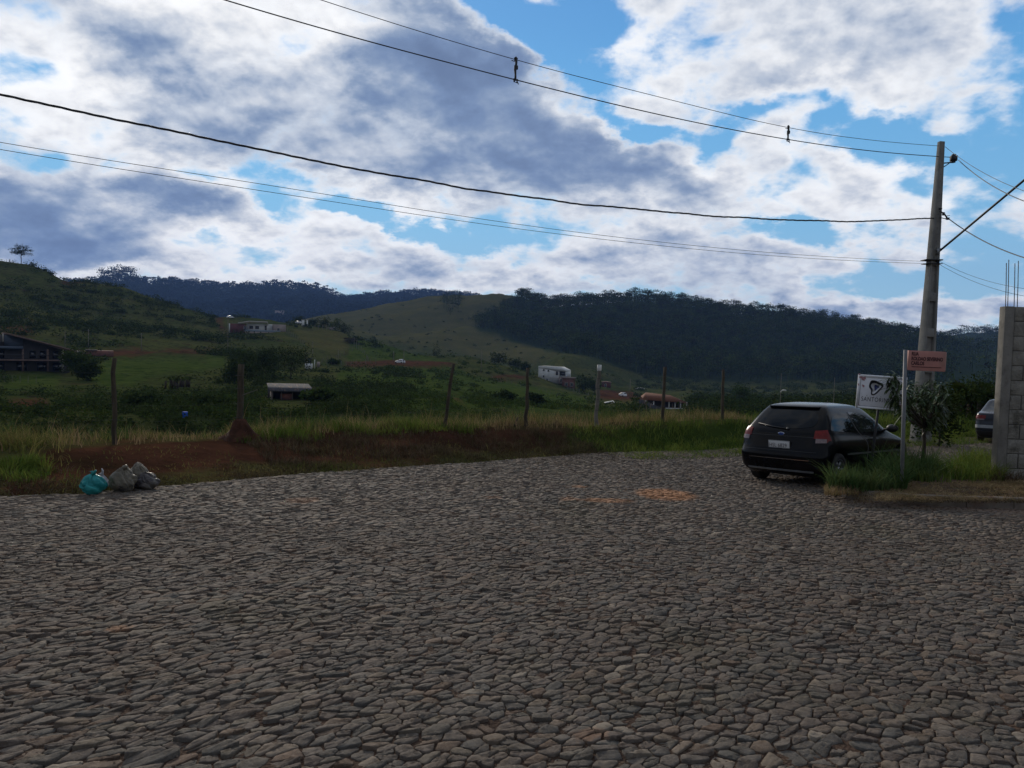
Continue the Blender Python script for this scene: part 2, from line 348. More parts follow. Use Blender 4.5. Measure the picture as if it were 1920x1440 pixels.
RR = np.maximum.accumulate(RR+np.arange(len(RR))[:, None]*1e-3, axis=0)
SUB = [2, 4, 2, 4, 6, 5, 4, 4, 5, 7, 9, 11, 5, 14, 14, 8, 8, 5, 4, 4, 4, 4, 8, 8, 16, 4]
GR = []; GZ = []
for i in range(len(ROWS)-1):
    for k in range(SUB[i]):
        t = k/SUB[i]; GR.append(RR[i]*(1-t)+RR[i+1]*t); GZ.append(ZZ[i]*(1-t)+ZZ[i+1]*t)
GR.append(RR[-1]); GZ.append(ZZ[-1]); GR = np.array(GR).T; GZ = np.array(GZ).T   # (az, k)
# soften the profile beyond the fence
k0 = sum(SUB[:8])
for _ in range(2):
    Zs = GZ.copy(); Zs[:, k0:-1] = (GZ[:, k0-1:-2]+2*GZ[:, k0:-1]+GZ[:, k0+1:])/4; GZ = Zs
GX = GR*np.sin(AZ)[:, None]; GY = GR*np.cos(AZ)[:, None]
amp = np.interp(GR, [0, 9, 12, 25, 60, 220, 470, 1000, 2600], [0, 0, .05, .12, .5, 1.1, 2.2, 4.0, 16])
sc = np.interp(GR, [0, 25, 60, 150, 320, 700, 1800], [.8, .6, .12, .06, .035, .018, .006])
kz = sum(SUB[:3])
nz = fbm(GX*.05, GY*.05, 4)*np.interp(GR, [0, 40, 100, 450, 3600], [0, 0, .8, 2.6, 2.6]) \
   + fbm(GX*.012+9, GY*.012, 4)*np.interp(GR, [0, 300, 480, 1000, 2600, 3600], [0, 0, 1.5, 5, 12, 12]) \
   + fbm(GX*.004+3, GY*.004+5, 5, .55)*np.interp(GR, [0, 1300, 2200, 3600], [0, 0, 34, 34]) \
   + fbm(GX*.5, GY*.5, 4)*np.interp(GR, [0, 10, 14, 30, 60, 80], [0, 0, .10, .25, .3, 0])
road_side = np.arange(GR.shape[1])[None] < kz
GZ = GZ+np.where(road_side, 0, nz)
def H(x, y):
    x = np.atleast_1d(np.asarray(x, float)); y = np.atleast_1d(np.asarray(y, float))
    a = np.arctan2(x, y); r = np.hypot(x, y); i = np.clip(np.searchsorted(AZ, a)-1, 0, len(AZ)-2)
    f = (a-AZ[i])/(AZ[i+1]-AZ[i]); out = np.empty(len(x))
    # vectorised per-point profile lookup
    for k in range(len(x)):
        R = GR[i[k]]*(1-f[k])+GR[i[k]+1]*f[k]; Z = GZ[i[k]]*(1-f[k])+GZ[i[k]+1]*f[k]
        out[k] = np.interp(r[k], R, Z)
    return out
def Hs(x, y): return float(H(x, y)[0])
def hit(px, py, rmin=12, rmax=3500):
    """first ground point seen through a pixel"""
    v = ray(px, py); h = math.hypot(v[0], v[1]); a = math.atan2(v[0], v[1]); i = int(np.clip(np.searchsorted(AZ, a)-1, 0, len(AZ)-2))
    f = (a-AZ[i])/(AZ[i+1]-AZ[i]); R = GR[i]*(1-f)+GR[i+1]*f; Z = GZ[i]*(1-f)+GZ[i+1]*f
    rs = np.geomspace(rmin, rmax, 3000); zr = 1.6+v[2]/h*rs; g = np.interp(rs, R, Z); w = np.nonzero(g >= zr)[0]
    r = rs[w[0]] if len(w) else rmax
    return np.array([v[0]/h*r, v[1]/h*r, float(np.interp(r, R, Z))])
def col_ground(px, py, r):
    """ground point in a pixel's column at range r"""
    P = ptr(px, py, r); P[2] = Hs(P[0], P[1]); return P
def project(x, y, z):
    d = (np.stack([x, y, z], -1)-CN) @ MN
    return 960+F_PX*d[..., 0]/-d[..., 2], 720-F_PX*d[..., 1]/-d[..., 2], -d[..., 2]
def in_poly(px, py, poly):
    c = np.zeros(np.shape(px), bool); n = len(poly); j = n-1
    for i in range(n):
        xi, yi = poly[i]; xj, yj = poly[j]
        c ^= ((yi > py) != (yj > py)) & (px < (xj-xi)*(py-yi)/(yj-yi+1e-9)+xi); j = i
    return c

na, nk = GR.shape
PX, PY, PD = project(GX, GY, GZ)
ahead = PD > 1
def zone(poly, rlo, rhi, soft=10):
    w = (fbm(GX*.08, GY*.08, 3)*soft, fbm(GX*.08+50, GY*.08, 3)*soft*.5)
    return (in_poly(PX+w[0], PY+w[1], poly) & ahead & (GR >= RSC(rlo)) & (GR <= RSC(rhi))).astype(float)
# ground cover zones: bare red earth, dry pasture, lush grass, scrub
dirt = zone([(0, 925), (90, 850), (240, 838), (430, 825), (480, 815), (900, 805), (1060, 812), (1050, 835), (820, 850), (500, 865), (330, 880), (100, 905)], 9, 22, 14)
dirt = np.maximum(dirt, zone([(0, 747), (90, 747), (100, 765), (0, 762)], 40, 120, 4))
dirt = np.maximum(dirt, zone([(130, 672), (135, 656), (420, 652), (425, 662), (250, 668)], 120, 230, 4))
dirt = np.maximum(dirt, zone([(0, 610), (70, 600), (75, 640), (0, 640)], 150, 300, 14)*.8)
dirt = np.maximum(dirt, zone([(110, 525), (165, 520), (175, 528), (120, 540)], 250, 330, 4))
dirt = np.maximum(dirt, zone([(400, 590), (415, 590), (425, 615), (440, 628), (418, 625), (408, 612)], 200, 330, 3))
dirt = np.maximum(dirt, zone([(640, 678), (760, 674), (850, 680), (860, 690), (750, 691), (640, 688)], 150, 230, 4))
dirt = np.maximum(dirt, zone([(755, 650), (800, 655), (870, 662), (830, 668), (760, 660)], 200, 260, 5))
dirt = np.maximum(dirt, zone([(905, 704), (985, 702), (990, 712), (930, 716)], 150, 250, 4))
dirt = np.maximum(dirt, zone([(1115, 728), (1200, 735), (1220, 755), (1120, 750)], 120, 260, 6))
dirt = np.maximum(dirt, zone([(830, 733), (850, 735), (895, 772), (880, 776)], 60, 150, 3)*.8)
dirt = np.maximum(dirt, zone([(380, 655), (400, 668), (380, 690), (372, 670)], 100, 200, 5)*.5)
dry = zone([(540, 620), (560, 580), (720, 540), (1000, 540), (930, 595), (890, 612), (960, 640), (1060, 665), (1130, 690), (1200, 735), (1050, 708), (880, 668), (740, 640), (660, 625)], 380, 760, 10)
dry = np.maximum(dry, .35*zone([(0, 540), (400, 590), (420, 640), (250, 650), (0, 640)], 150, 330, 20))
dry = np.maximum(dry, .7*zone([(545, 615), (650, 618), (665, 650), (620, 672), (580, 660)], 200, 320, 5))
dry = np.maximum(dry, .6*zone([(0, 765), (90, 800), (1420, 770), (1420, 820), (0, 835)], 11, 26, 6))
lush = zone([(655, 640), (700, 640), (830, 675), (880, 700), (1100, 745), (1100, 772), (880, 772), (700, 765), (620, 735), (640, 690), (655, 665)], 60, 260, 8)
lush = np.maximum(lush, .8*zone([(150, 700), (220, 665), (420, 665), (430, 690), (330, 700), (200, 735)], 80, 200, 8))
lush = np.maximum(lush, .7*zone([(0, 695), (120, 695), (110, 735), (0, 738)], 70, 120, 5))
lush = np.maximum(lush, zone([(1050, 812), (1400, 790), (1850, 790), (1850, 822), (1400, 842), (1060, 852)], 15, 40, 6))
wood = zone([(880, 612), (930, 595), (985, 545), (1100, 530), (1300, 530), (1780, 620), (1760, 742), (1250, 738), (1195, 712), (1130, 690), (1060, 665), (960, 640)], 380, 800, 6)
wood = np.maximum(wood, (GR > 1230).astype(float)); wood = np.maximum(wood, zone([(1690, 500), (3000, 400), (3000, 760), (1690, 760)], 300, 2400, 4))
def soft(A, n):
    for _ in range(n):
        P = np.pad(A, 1, 'edge'); A = (P[:-2, 1:-1]+P[2:, 1:-1]+P[1:-1, :-2]+P[1:-1, 2:]+2*P[1:-1, 1:-1])/6
    return A
nearland = ahead & (GR < 24) & (PX < 1080); dry = np.where(nearland, np.maximum(dry, .9), dry); dirt = np.where(nearland, np.maximum(dirt, .42), dirt); dirt = np.where(GR > 40, dirt*.75, dirt); dirt = soft(dirt, 6); dry = soft(dry, 5); lush = soft(lush, 6); wood = soft(wood, 2)
i_ = np.arange(na-1)[:, None]*nk; j_ = np.arange(nk-1)[None]
quads = np.stack([i_+j_, i_+nk+j_, i_+nk+j_+1, i_+j_+1], -1).reshape(-1, 4)

def terrain_mat():
    m = bpy.data.materials.new('hillside_ground'); m.use_nodes = True; t = NT(m.node_tree); b = t.n['Principled BSDF']
    tc = t.new('ShaderNodeTexCoord'); co = tc.outputs['Object']
    def at(n): a = t.new('ShaderNodeAttribute'); a.attribute_name = n; return a.outputs['Fac']
    nb = t.noise(co, .05, 8, .62); nf = t.noise(co, .6, 8, .68); nm = t.noise(co, .22, 6, .6)
    base = t.mix(t.sstep(nb, .35, .65), (.034, .047, .015), (.060, .064, .022))
    base = t.mix(t.sstep(nf, .48, .68), base, (.011, .015, .008))
    base = t.mix(t.sstep(nm, .55, .7), base, (.034, .026, .016))
    dryc = t.mix(t.sstep(nb, .35, .65), (.072, .070, .026), (.052, .056, .020)); dryc = t.mix(t.sstep(nf, .5, .62), dryc, (.056, .044, .020))
    lus = t.mix(t.sstep(nm, .35, .65), (.032, .052, .012), (.052, .068, .017)); lus = t.mix(t.sstep(nf, .5, .65), lus, (.016, .032, .007))
    woo = t.mix(t.sstep(nf, .4, .6), (.018, .028, .013), (.03, .042, .018))
    drt = t.mix(t.sstep(nf, .35, .65), (.050, .024, .016), (.080, .036, .022)); drt = t.mix(t.sstep(nm, .5, .65), drt, (.026, .017, .010))
    rag = t.math('MULTIPLY', t.math('SUBTRACT', t.noise(co, .35, 9, .75), .5), 1.7)
    def f(n): return t.sstep(t.math('ADD', at(n), rag), .25, .75)
    c = t.mix(f('dry'), base, dryc); c = t.mix(f('lush'), c, lus); c = t.mix(f('wood'), c, woo); c = t.mix(f('dirt'), c, drt)
    t.put(b.inputs['Base Color'], c); b.inputs['Roughness'].default_value = 1; b.inputs['Specular IOR Level'].default_value = 0
    bp = t.new('ShaderNodeBump'); bp.inputs['Distance'].default_value = .8; bp.inputs['Strength'].default_value = .8
    t.put(bp.inputs['Height'], t.math('MULTIPLY', t.math('ADD', nf, nm), 1.0)); 
    bp2 = t.new('ShaderNodeBump'); bp2.inputs['Distance'].default_value = .05; t.put(bp2.inputs['Height'], t.noise(co, 9, 6, .7)); t.l.new(bp.outputs[0], bp2.inputs['Normal'])
    t.l.new(bp2.outputs[0], b.inputs['Normal']); return m
# the terrain is one sheet from the road edge to beyond the mountains
V = np.stack([GX, GY, GZ], -1).reshape(-1, 3)
terr = bpy.data.objects.new('hills_terrain', raw_mesh('hills_terrain', V, [quads], terrain_mat(), True, attrs=dict(dirt=dirt.ravel(), dry=dry.ravel(), lush=lush.ravel(), wood=wood.ravel())))
COL.objects.link(terr); tag(terr, kind='structure')

# ------------------------------------------------------------------ cobbled road
rng = np.random.RandomState(3)
E_ = np.array(EDGE)
def edge_y(x): return np.interp(x, E_[:, 0], E_[:, 1])
def road_bed_mat():
    m = bpy.data.materials.new('road_bed_earth'); m.use_nodes = True; t = NT(m.node_tree); b = t.n['Principled BSDF']
    tc = t.new('ShaderNodeTexCoord'); co = tc.outputs['Object']
    n = t.noise(co, 1.2, 8, .7); g = t.noise(co, 60, 4, .7); vo = t.new('ShaderNodeTexVoronoi'); vo.inputs['Scale'].default_value = 55; t.put(vo.inputs['Vector'], co)
    c = t.mix(t.sstep(n, .35, .65), (.040, .026, .020), (.066, .041, .030)); c = t.mix(t.sstep(g, .5, .7), c, (.12, .088, .060))
    c = t.mix(t.sstep(t.noise(co, .5, 5, .6), .6, .72), c, (.055, .055, .03))
    t.put(b.inputs['Base Color'], c); b.inputs['Roughness'].default_value = .95; b.inputs['Specular IOR Level'].default_value = .05
    bp = t.new('ShaderNodeBump'); bp.inputs['Distance'].default_value = .012
    t.put(bp.inputs['Height'], t.math('ADD', g, vo.outputs[0])); t.l.new(bp.outputs[0], b.inputs['Normal']); return m
def stone_mat():
    m = bpy.data.materials.new('cobble_stone'); m.use_nodes = True; t = NT(m.node_tree); b = t.n['Principled BSDF']
    tc = t.new('ShaderNodeTexCoord'); co = tc.outputs['Object']; g = t.new('ShaderNodeNewGeometry'); rnd = g.outputs['Random Per Island']
    c = t.ramp(rnd, [(0, (.090, .072, .060)), (.2, (.132, .106, .087)), (.38, (.098, .089, .077)), (.55, (.150, .122, .099)), (.7, (.084, .079, .071)), (.84, (.155, .128, .097)), (.93, (.125, .085, .062)), (1, (.21, .178, .14))])
    c = t.mix(t.math('MULTIPLY', t.sstep(t.noise(co, 14, 8, .72), .35, .7), .9), c, t.mix(1, c, (.50, .47, .46), 'MULTIPLY'))
    c = t.mix(t.math('MULTIPLY', t.sstep(t.noise(co, 70, 4, .7), .5, .75), .5), c, (.22, .18, .14))
    c = t.mix(t.math('MULTIPLY', t.sstep(t.noise(co, .55, 6, .65), .47, .68), .45), c, (.085, .062, .045))
    c = t.mix(t.math('MULTIPLY', t.sstep(t.noise(t.vmath('ADD', co, (40, 3, 0)), .35, 6, .7), .56, .7), .5), c, (.075, .064, .040))
    # red earth washed over the stones in two spots
    for (px, py, rx, ry, a) in ((1247, 929, .42, .50, 1.0), (1140, 941, .34, .18, .75), (1068, 938, .16, .14, .5), (1087, 915, .10, .12, .6), (925, 935, .12, .12, .35), (570, 940, .2, .2, .4), (220, 1184, .06, .05, .5), (1100, 1385, .08, .05, .3)):
        P = on_road(px, py); mp = t.new('ShaderNodeMapping', vector_type='TEXTURE'); t.put(mp.inputs[0], t.vmath('ADD', co, t.vmath('MULTIPLY', t.vmath('SUBTRACT', t.noise(co, 3.5, 5, .7, out=1), (.5, .5, .5)), (.35, .35, 0))))
        mp.inputs['Location'].default_value = (P[0], P[1], P[2]); mp.inputs['Scale'].default_value = (rx*1.5, ry*1.8, 3)
        gr = t.new('ShaderNodeTexGradient', gradient_type='SPHERICAL'); t.l.new(mp.outputs[0], gr.inputs[0])
        c = t.mix(t.math('MULTIPLY', t.sstep(gr.outputs[1], .12, .5), a), c, (.27, .135, .068))
    sp = t.new('ShaderNodeSeparateXYZ'); t.put(sp.inputs[0], co)   # pale sand swept along the kerb
    sand = t.math('MULTIPLY', t.sstep(t.math('ADD', sp.outputs[0], t.math('MULTIPLY', t.noise(co, 1.2, 5, .6), 2.5)), 5.6, 7.0), t.sstep(t.math('ABSOLUTE', t.math('SUBTRACT', sp.outputs[1], t.math('MULTIPLY_ADD', sp.outputs[0], -.26, 12.85))), .75, .1))
    c = t.mix(t.math('MULTIPLY', sand, t.sstep(t.noise(co, 5, 6, .7), .35, .65, .25, .8)), c, (.25, .175, .130))
    t.put(b.inputs['Base Color'], c); b.inputs['Roughness'].default_value = .88; b.inputs['Specular IOR Level'].default_value = .12
    bp = t.new('ShaderNodeBump'); bp.inputs['Distance'].default_value = .010; t.put(bp.inputs['Height'], t.noise(co, 22, 8, .72)); t.l.new(bp.outputs[0], b.inputs['Normal']); return m
M_BED = road_bed_mat(); M_STONE = stone_mat()
# the bed: one sheet over the whole road surface
def road_bed():
    xs = np.unique(np.concatenate([np.linspace(-60, -12, 25), np.linspace(-12, 20, 260), np.linspace(20, 60, 25)]))
    G = []
    for u in np.linspace(0, 1, 220):
        e = edge_y(xs)+.02; y = e*u**1.0+(1-u)*(-45 if u < .02 else -3+0*e) if False else -6+(e+6)*u
        G.append(np.stack([xs, y, plane_z(y)+fbm(xs*.35, y*.35, 4)*.02+fbm(xs*5, y*5, 3)*.006+.001], -1))
    b = MB(); b.grid(np.array(G))
    xs2 = np.array([-60, -10, 10, 60]); b.grid(np.array([np.stack([xs2, 0*xs2-60, 0*xs2+3], -1), np.stack([xs2, 0*xs2-6, 0*xs2+.312], -1)]))
    return b
# stones: irregular cells of a jittered, stretched lattice, each a chipped block
def stones():
    A = np.array([[.108, 0], [.0, .050]])        # lattice vectors (x,y) rows
    nx, ny = 800, 580
    ii, jj = np.meshgrid(np.arange(-nx//2, nx//2), np.arange(-250, ny), indexing='ij')
    q = np.stack([ii+.5*(jj & 1), jj], -1).astype(float)+rng.uniform(-.5, .5, ii.shape+(2,))*np.array([.95, .85])
    kill = rng.rand(*ii.shape) < .15
    W = q @ A
    def warp(w): x, y = w[..., 0], w[..., 1]; return np.stack([x+.05*np.sin(y*1.3), y+.42*x-1.0*np.log(np.cosh(x/4))+.05*np.sin(x*.9+1)+.03*np.sin(x*2.9+y), ], -1)
    W2 = warp(W)
    x, y = W2[..., 0], W2[..., 1]
    keep = (y > 1.5) & (np.abs(x) < .76*y+3.6) & (y < edge_y(x)-.03) & (y < 30) & ~kill
    keep[:4] = keep[-4:] = False; keep[:, :4] = keep[:, -4:] = False
    I, J = np.nonzero(keep)
    Q = q[I, J]; metric = np.array([1.0, .56]); base = Q*metric
    near = y[I, J] < 8.5
    gap = rng.uniform(.006, .040, len(I))*(1+1.2*(rng.rand(len(I)) < .12)); hgt = rng.uniform(.004, .013, len(I))+rng.rand(len(I))**7*.010; tilt = rng.normal(0, .085, (len(I), 2)); tilt[:, 1] -= .02
    wj = rng.uniform(.94, 1.0, (7, 7, len(I)))
    def assemble(sel, full):
        K = 22 if full else 13; I_, J_, Q_, B_ = I[sel], J[sel], Q[sel], base[sel]; n = len(I_)
        th = ((np.arange(K)+.5)*2*np.pi/K)[None]+rng.uniform(-.5, .5, (n, 1))+rng.uniform(-.08, .08, (n, K)); U = np.stack([np.cos(th), np.sin(th)], -1); rad = np.full((n, K), 9.0)
        for di in range(-3, 4):
            for dj in range(-3, 4):
                if di == dj == 0: continue
                nb = q[I_+di, J_+dj]*metric-B_; L = np.linalg.norm(nb, axis=1); nn_ = nb/L[:, None]; ok = ~kill[I_+di, J_+dj]
                c = (nn_[:, None]*U).sum(-1); r = np.where((c > .05) & ok[:, None], (L*wj[di+3, dj+3][sel]/2-gap[sel])[:, None]/np.maximum(c, .05), 9.0); rad = np.minimum(rad, r)
        rad = np.clip(rad, .05, 1.1)*rng.uniform(.97, 1.0, rad.shape)
        def ring(scale, zoff, jit=0.0):
            P = (B_[:, None]+rad[..., None]*U*scale)/metric; w = warp(P @ A); x = w[..., 0]; y = w[..., 1]
            c = warp(Q_ @ A)[:, None]; dx = x-c[..., 0]; dy = y-c[..., 1]
            z = plane_z(y)+fbm(x*.35, y*.35, 4)*.02+zoff[:, None]+dx*tilt[sel][:, :1]+dy*tilt[sel][:, 1:]+rng.normal(0, 1, x.shape)*jit
            return np.stack([x, y, z], -1)
        h = hgt[sel]
        if full: R = [ring(1.02, -.04+0*h), ring(1.0, h-.0025, .001), ring(.97, h, .0014), ring(.55, h, .0026)]
        else: R = [ring(1.0, -.03+0*h), ring(.98, h, .0015)]
        c = ring(0.0, h+.001)[:, :1]; Vv = np.concatenate(R+[c], 1); m = Vv.shape[1]
        o = np.arange(n)[:, None, None]*m; k = np.arange(K); k2 = (k+1) % K; qs = []
        for a in range(len(R)-1): qs.append((o+np.stack([a*K+k, a*K+k2, (a+1)*K+k2, (a+1)*K+k], -1)[None]).reshape(-1, 4))
        a = len(R)-1; tr = (o+np.stack([a*K+k, a*K+k2, np.full(K, m-1)], -1)[None]).reshape(-1, 3)
        return Vv.reshape(-1, 3), np.concatenate(qs), tr
    return [assemble(near, True), assemble(~near, False)], (x[keep], y[keep])
b = road_bed(); parts_, _xy = stones()
nb_ = sum(len(v) for v in b.V)
bo = b.build('cobblestone_road', [M_BED, M_STONE]); nbed = len(bo.data.polygons)
for (v, qd, tr) in parts_: b.add(v, qd, tr)
# loose chippings in the joints
npb = 16000; yy = 1.6+11*rng.rand(npb)**1.3; xx = (rng.rand(npb)*2-1)*(.76*yy+1); s_ = rng.uniform(.003, .008, npb)
tet = np.array([[1, 0, -.5], [-.6, .9, -.4], [-.5, -.9, -.4], [.1, .05, .8]]); ro = rng.rand(npb)*6.28
R_ = np.stack([np.stack([np.cos(ro), -np.sin(ro)], -1), np.stack([np.sin(ro), np.cos(ro)], -1)], -2)
pv = np.concatenate([np.einsum('nij,kj->nki', R_, tet[:, :2]), np.broadcast_to(tet[None, :, 2:], (npb, 4, 1))], -1)*s_[:, None, None]
pv += np.stack([xx, yy, plane_z(yy)+.008], -1)[:, None]; oo = np.arange(npb)[:, None]*4
b.add(pv.reshape(-1, 3), np.concatenate([oo+[0, 1, 3], oo+[1, 2, 3], oo+[2, 0, 3]]))
bpy.data.objects.remove(bo)
polys = {}
VV = np.concatenate(b.V); F4 = [f for f in b.F if f.shape[1] == 4]; F3 = [f for f in b.F if f.shape[1] == 3]
F4 = np.concatenate(F4); F3 = np.concatenate(F3); mi = np.ones(len(F4)+len(F3), int); mi[:nbed] = 0
road = bpy.data.objects.new('cobblestone_road', raw_mesh('cobblestone_road', VV, [F4, F3], [M_BED, M_STONE], False, mi)); COL.objects.link(road)
tag(road, kind='structure')
print('road verts', len(VV), 'terrain verts', len(V))
# ------------------------------------------------------------------ plants
rng = np.random.RandomState(11)
def leaf_quads(C, size, n_dir=None, aspect=.5, droop=.3, r=None):
    """one small four-sided leaf at each centre, random heading"""
    r = r or rng; n = len(C); a = r.rand(n)*2*np.pi; b = r.uniform(-.9, .9, n)-droop
    U = np.stack([np.cos(a)*np.cos(b), np.sin(a)*np.cos(b), np.sin(b)], -1)
    W = np.cross(U, r.normal(size=(n, 3))); W /= np.linalg.norm(W, axis=1)[:, None]+1e-9
    s = (np.broadcast_to(size, (n,))*r.uniform(.6, 1.3, n))[:, None]
    V = np.stack([C-U*s*.5, C+W*s*aspect*.5, C+U*s*.5, C-W*s*aspect*.5], 1)
    return V.reshape(-1, 3), np.arange(4*n).reshape(-1, 4)
def ell(n, r=None):                      # points through a ball, denser near the surface
    r = r or rng; d = r.normal(size=(n, 3)); d /= np.linalg.norm(d, axis=1)[:, None]; return d*(r.rand(n)**.42)[:, None]
def crown_mb(rx, rz, zc, n_clump, n_leaf, leaf, seed, flat=0.0, spread=.36, lop=.25, aspect=.55):
    r = np.random.RandomState(seed); C = ell(n_clump, r); C[:, 2] = np.where(C[:, 2] < 0, C[:, 2]*(1-flat), C[:, 2])
    C = C*np.array([rx, rx*r.uniform(.8, 1.1), rz])*r.uniform(1-lop, 1+lop*.5, (n_clump, 1)); C[:, 2] += zc
    P = np.repeat(C, n_leaf, 0)+r.normal(size=(n_clump*n_leaf, 3))*np.array([rx, rx, rz*.8])*spread*.5
    m = MB(); v, q = leaf_quads(P, leaf, aspect=aspect, r=r); m.add(v, q); return m, C
def trunk_mb(h, r0, targets, seed, lean=.05):
    r = np.random.RandomState(seed); m = MB(); n = 5; P = np.zeros((n, 3)); P[:, 2] = np.linspace(-.3, h, n); P[1:, :2] += np.cumsum(r.normal(0, lean*h/n, (n-1, 2)), 0)
    m.tube(P, np.linspace(r0, r0*.5, n), 8)
    for t in targets:
        s = P[r.randint(2, n)]; mid = (s+t)/2+r.normal(0, .06*h, 3)
        m.tube([s, mid, t], [r0*.42, r0*.26, r0*.08], 5)
    return m
M_BARK = mat('bark', (.035, .027, .020), (.060, .048, .038), 8, .9, .02)
M_LEAF_D = mat('dark_foliage', (.018, .030, .009), (.036, .050, .016), 1.2, .6, island=.7, spec=.08, trans=.15)
M_LEAF_M = mat('green_foliage', (.026, .044, .011), (.046, .066, .017), 1.5, .6, island=.7, spec=.08, trans=.2)
M_LEAF_B = mat('lush_foliage', (.040, .075, .018), (.065, .10, .028), 1.5, .6, island=.7, spec=.1, trans=.25)
M_LEAF_G = mat('olive_foliage', (.055, .055, .030), (.075, .065, .042), 1.5, .7, island=.6, spec=.2)
M_LEAF_P = mat('glossy_foliage', (.038, .064, .022), (.060, .086, .034), 3, .45, island=.7, spec=.5, trans=.12)
def tree(name, base, h, w, mt, label, cat='tree', group=None, seed=0, zc=.62, rz=.42, ncl=26, nlf=26, leaf=None, flat=.3, limbs=6, r0=None, spread=.36):
    root = empty(name, base, 0, label, cat, group)
    leaf = leaf or max(.12, w*.10)
    m, C = crown_mb(w/2, h*rz, h*zc, ncl, nlf, leaf, seed, flat, spread)
    m.build('crown', mt, root)
    trunk_mb(h*zc*.9, r0 or h*.022, C[:limbs]*np.array([.8, .8, 1]), seed+1).build('trunk', M_BARK, root)
    return root
def on(px, py, rmin=12): return tuple(hit(px, py, rmin))
def px_m(r): return float(RSC(r))/F_PX     # metres per source pixel at range r

def tree_px(px, py_base, py_top, wpx, r, mt, label, **k):
    P = col_ground(px, py_base, r); h = (py_base-py_top)*px_m(r)
    # seat the crown top at the wanted height
    top = ptr(px, py_top, r)[2]; h = max(1.0, top-P[2])
    return tree(k.pop('name', 'broadleaf_tree'), tuple(P), h, wpx*px_m(r), mt, label, **k)
tree_px(40, 497, 458, 31, 320, M_LEAF_D, 'lone round tree standing against the sky on the grassy hilltop', seed=21, zc=.66, rz=.34, ncl=60, nlf=30, leaf=.5, flat=.5, limbs=10, r0=.22, spread=.26)
TG = 'trees on the valley slopes'
for a in [
 (185, 640, 600, 40, 235, M_LEAF_D, 'dark tree on the scrubby slope above the road, behind a utility pole'),
 (140, 700, 655, 46, 108, M_LEAF_M, 'dense green tree at the lower end of the sloping roof house'),
 (165, 712, 680, 40, 100, M_LEAF_D, 'low dark bushy tree on the bank right of the sloping roof house'),
 (452, 735, 655, 70, 95, M_LEAF_D, 'dark round tree half hidden by the thick post in the earth mound'),
 (497, 728, 648, 60, 108, M_LEAF_D, 'tall dark tree behind the open shed, left of the two tallest'),
 (545, 725, 643, 70, 112, M_LEAF_D, 'broad very dark tree directly behind the open shed roof'),
 (598, 758, 728, 60, 72, M_LEAF_M, 'low spreading bush in front of the right end of the open shed'),
 (560, 616, 592, 26, 305, M_LEAF_D, 'dark tree beside the white water tower on the ridge'),
 (585, 612, 596, 22, 300, M_LEAF_D, 'small dark tree between the gate posts and the ridge line'),
 (607, 614, 592, 26, 298, M_LEAF_D, 'rounded dark tree on the ridge above the pasture paddock'),
 (628, 618, 595, 26, 292, M_LEAF_M, 'green tree in the group of ridge trees, second from its right end'),
 (645, 630, 600, 30, 286, M_LEAF_D, 'large dark tree at the right end of the ridge group'),
 (658, 655, 632, 22, 250, M_LEAF_G, 'pale olive bare looking tree below the ridge trees'),
 (818, 660, 638, 17, 290, M_LEAF_D, 'small isolated tree at the foot of the bare pasture hill'),
 (935, 690, 657, 38, 232, M_LEAF_D, 'large dark tree on the terrace edge left of the white house'),
 (966, 692, 668, 32, 226, M_LEAF_D, 'dark tree touching the large one on the terrace edge'),
 (985, 694, 677, 22, 222, M_LEAF_D, 'smallest dark tree in the row on the terrace edge'),
 (947, 766, 733, 40, 92, M_LEAF_D, 'dark rounded bush behind the fence, left of the straight post'),
 (1003, 770, 738, 34, 90, M_LEAF_D, 'dark bush behind the fence, right of the straight post'),
 (1095, 728, 702, 34, 195, M_LEAF_D, 'dark tree right of the brick annex of the white house'),
 (1115, 727, 708, 26, 200, M_LEAF_M, 'green tree left of the red roofed hut'),
 (1345, 762, 738, 44, 140, M_LEAF_M, 'low round bush right of the orange tiled house'),
 (1392, 760, 716, 46, 150, M_LEAF_M, 'round green tree standing clear of the wooded hill behind the black car'),
 (1305, 765, 742, 36, 140, M_LEAF_D, 'dark bush at the right corner of the orange tiled house'),
 (265, 770, 742, 60, 68, M_LEAF_D, 'dark shrub mass just beyond the leftmost fence post'),
 (395, 772, 742, 60, 66, M_LEAF_D, 'dark shrub mass above the blue drum'),
 (625, 700, 672, 22, 175, M_LEAF_M, 'bushy tree beside the white fence posts on the roadside'),
 (700, 640, 630, 14, 420, M_LEAF_D, 'tiny dark tree in the fold of the pasture hill')]:
    sd_ = int(a[0]); big = a[4] < 130
    tree_px(*a, group=TG, seed=sd_, zc=.52, rz=.46, ncl=50 if big else 34, nlf=44 if big else 34, leaf=(.40 if big else .60), flat=0, limbs=5)
# broad leaved banana clump in the valley
def banana(base, h, n, mt, label, seed, name='banana_plant'):
    r = np.random.RandomState(seed); root = empty(name, base, 0, label, 'plant'); m = MB()
    st = MB()
    for k in range(n):
        a = k*2.4+r.rand(); s = r.uniform(.75, 1.1)*h; b = np.array([r.normal(0, .2*h), r.normal(0, .2*h), 0])
        t = np.linspace(0, 1, 7); rad = .55*s*t**1.3; z = s*(.35+.75*t-.55*t*t*(.6+r.rand()*.8))
        P = np.stack([b[0]+rad*np.cos(a), b[1]+rad*np.sin(a), z], -1); w = .10*s*np.sin(np.pi*np.clip(t*.92+.06, 0, 1))
        sd = np.array([-np.sin(a), np.cos(a), 0]); G = np.stack([P-sd*w[:, None], P-np.array([0, 0, .02*s]), P+sd*w[:, None]], 1); m.grid(G)
        st.tube([b, b*.9+[0, 0, .4*s], P[0]], [.05*h, .04*h, .02*h], 6)
    m.build('foliage', mt, root); st.build('stem', M_BARK, root)
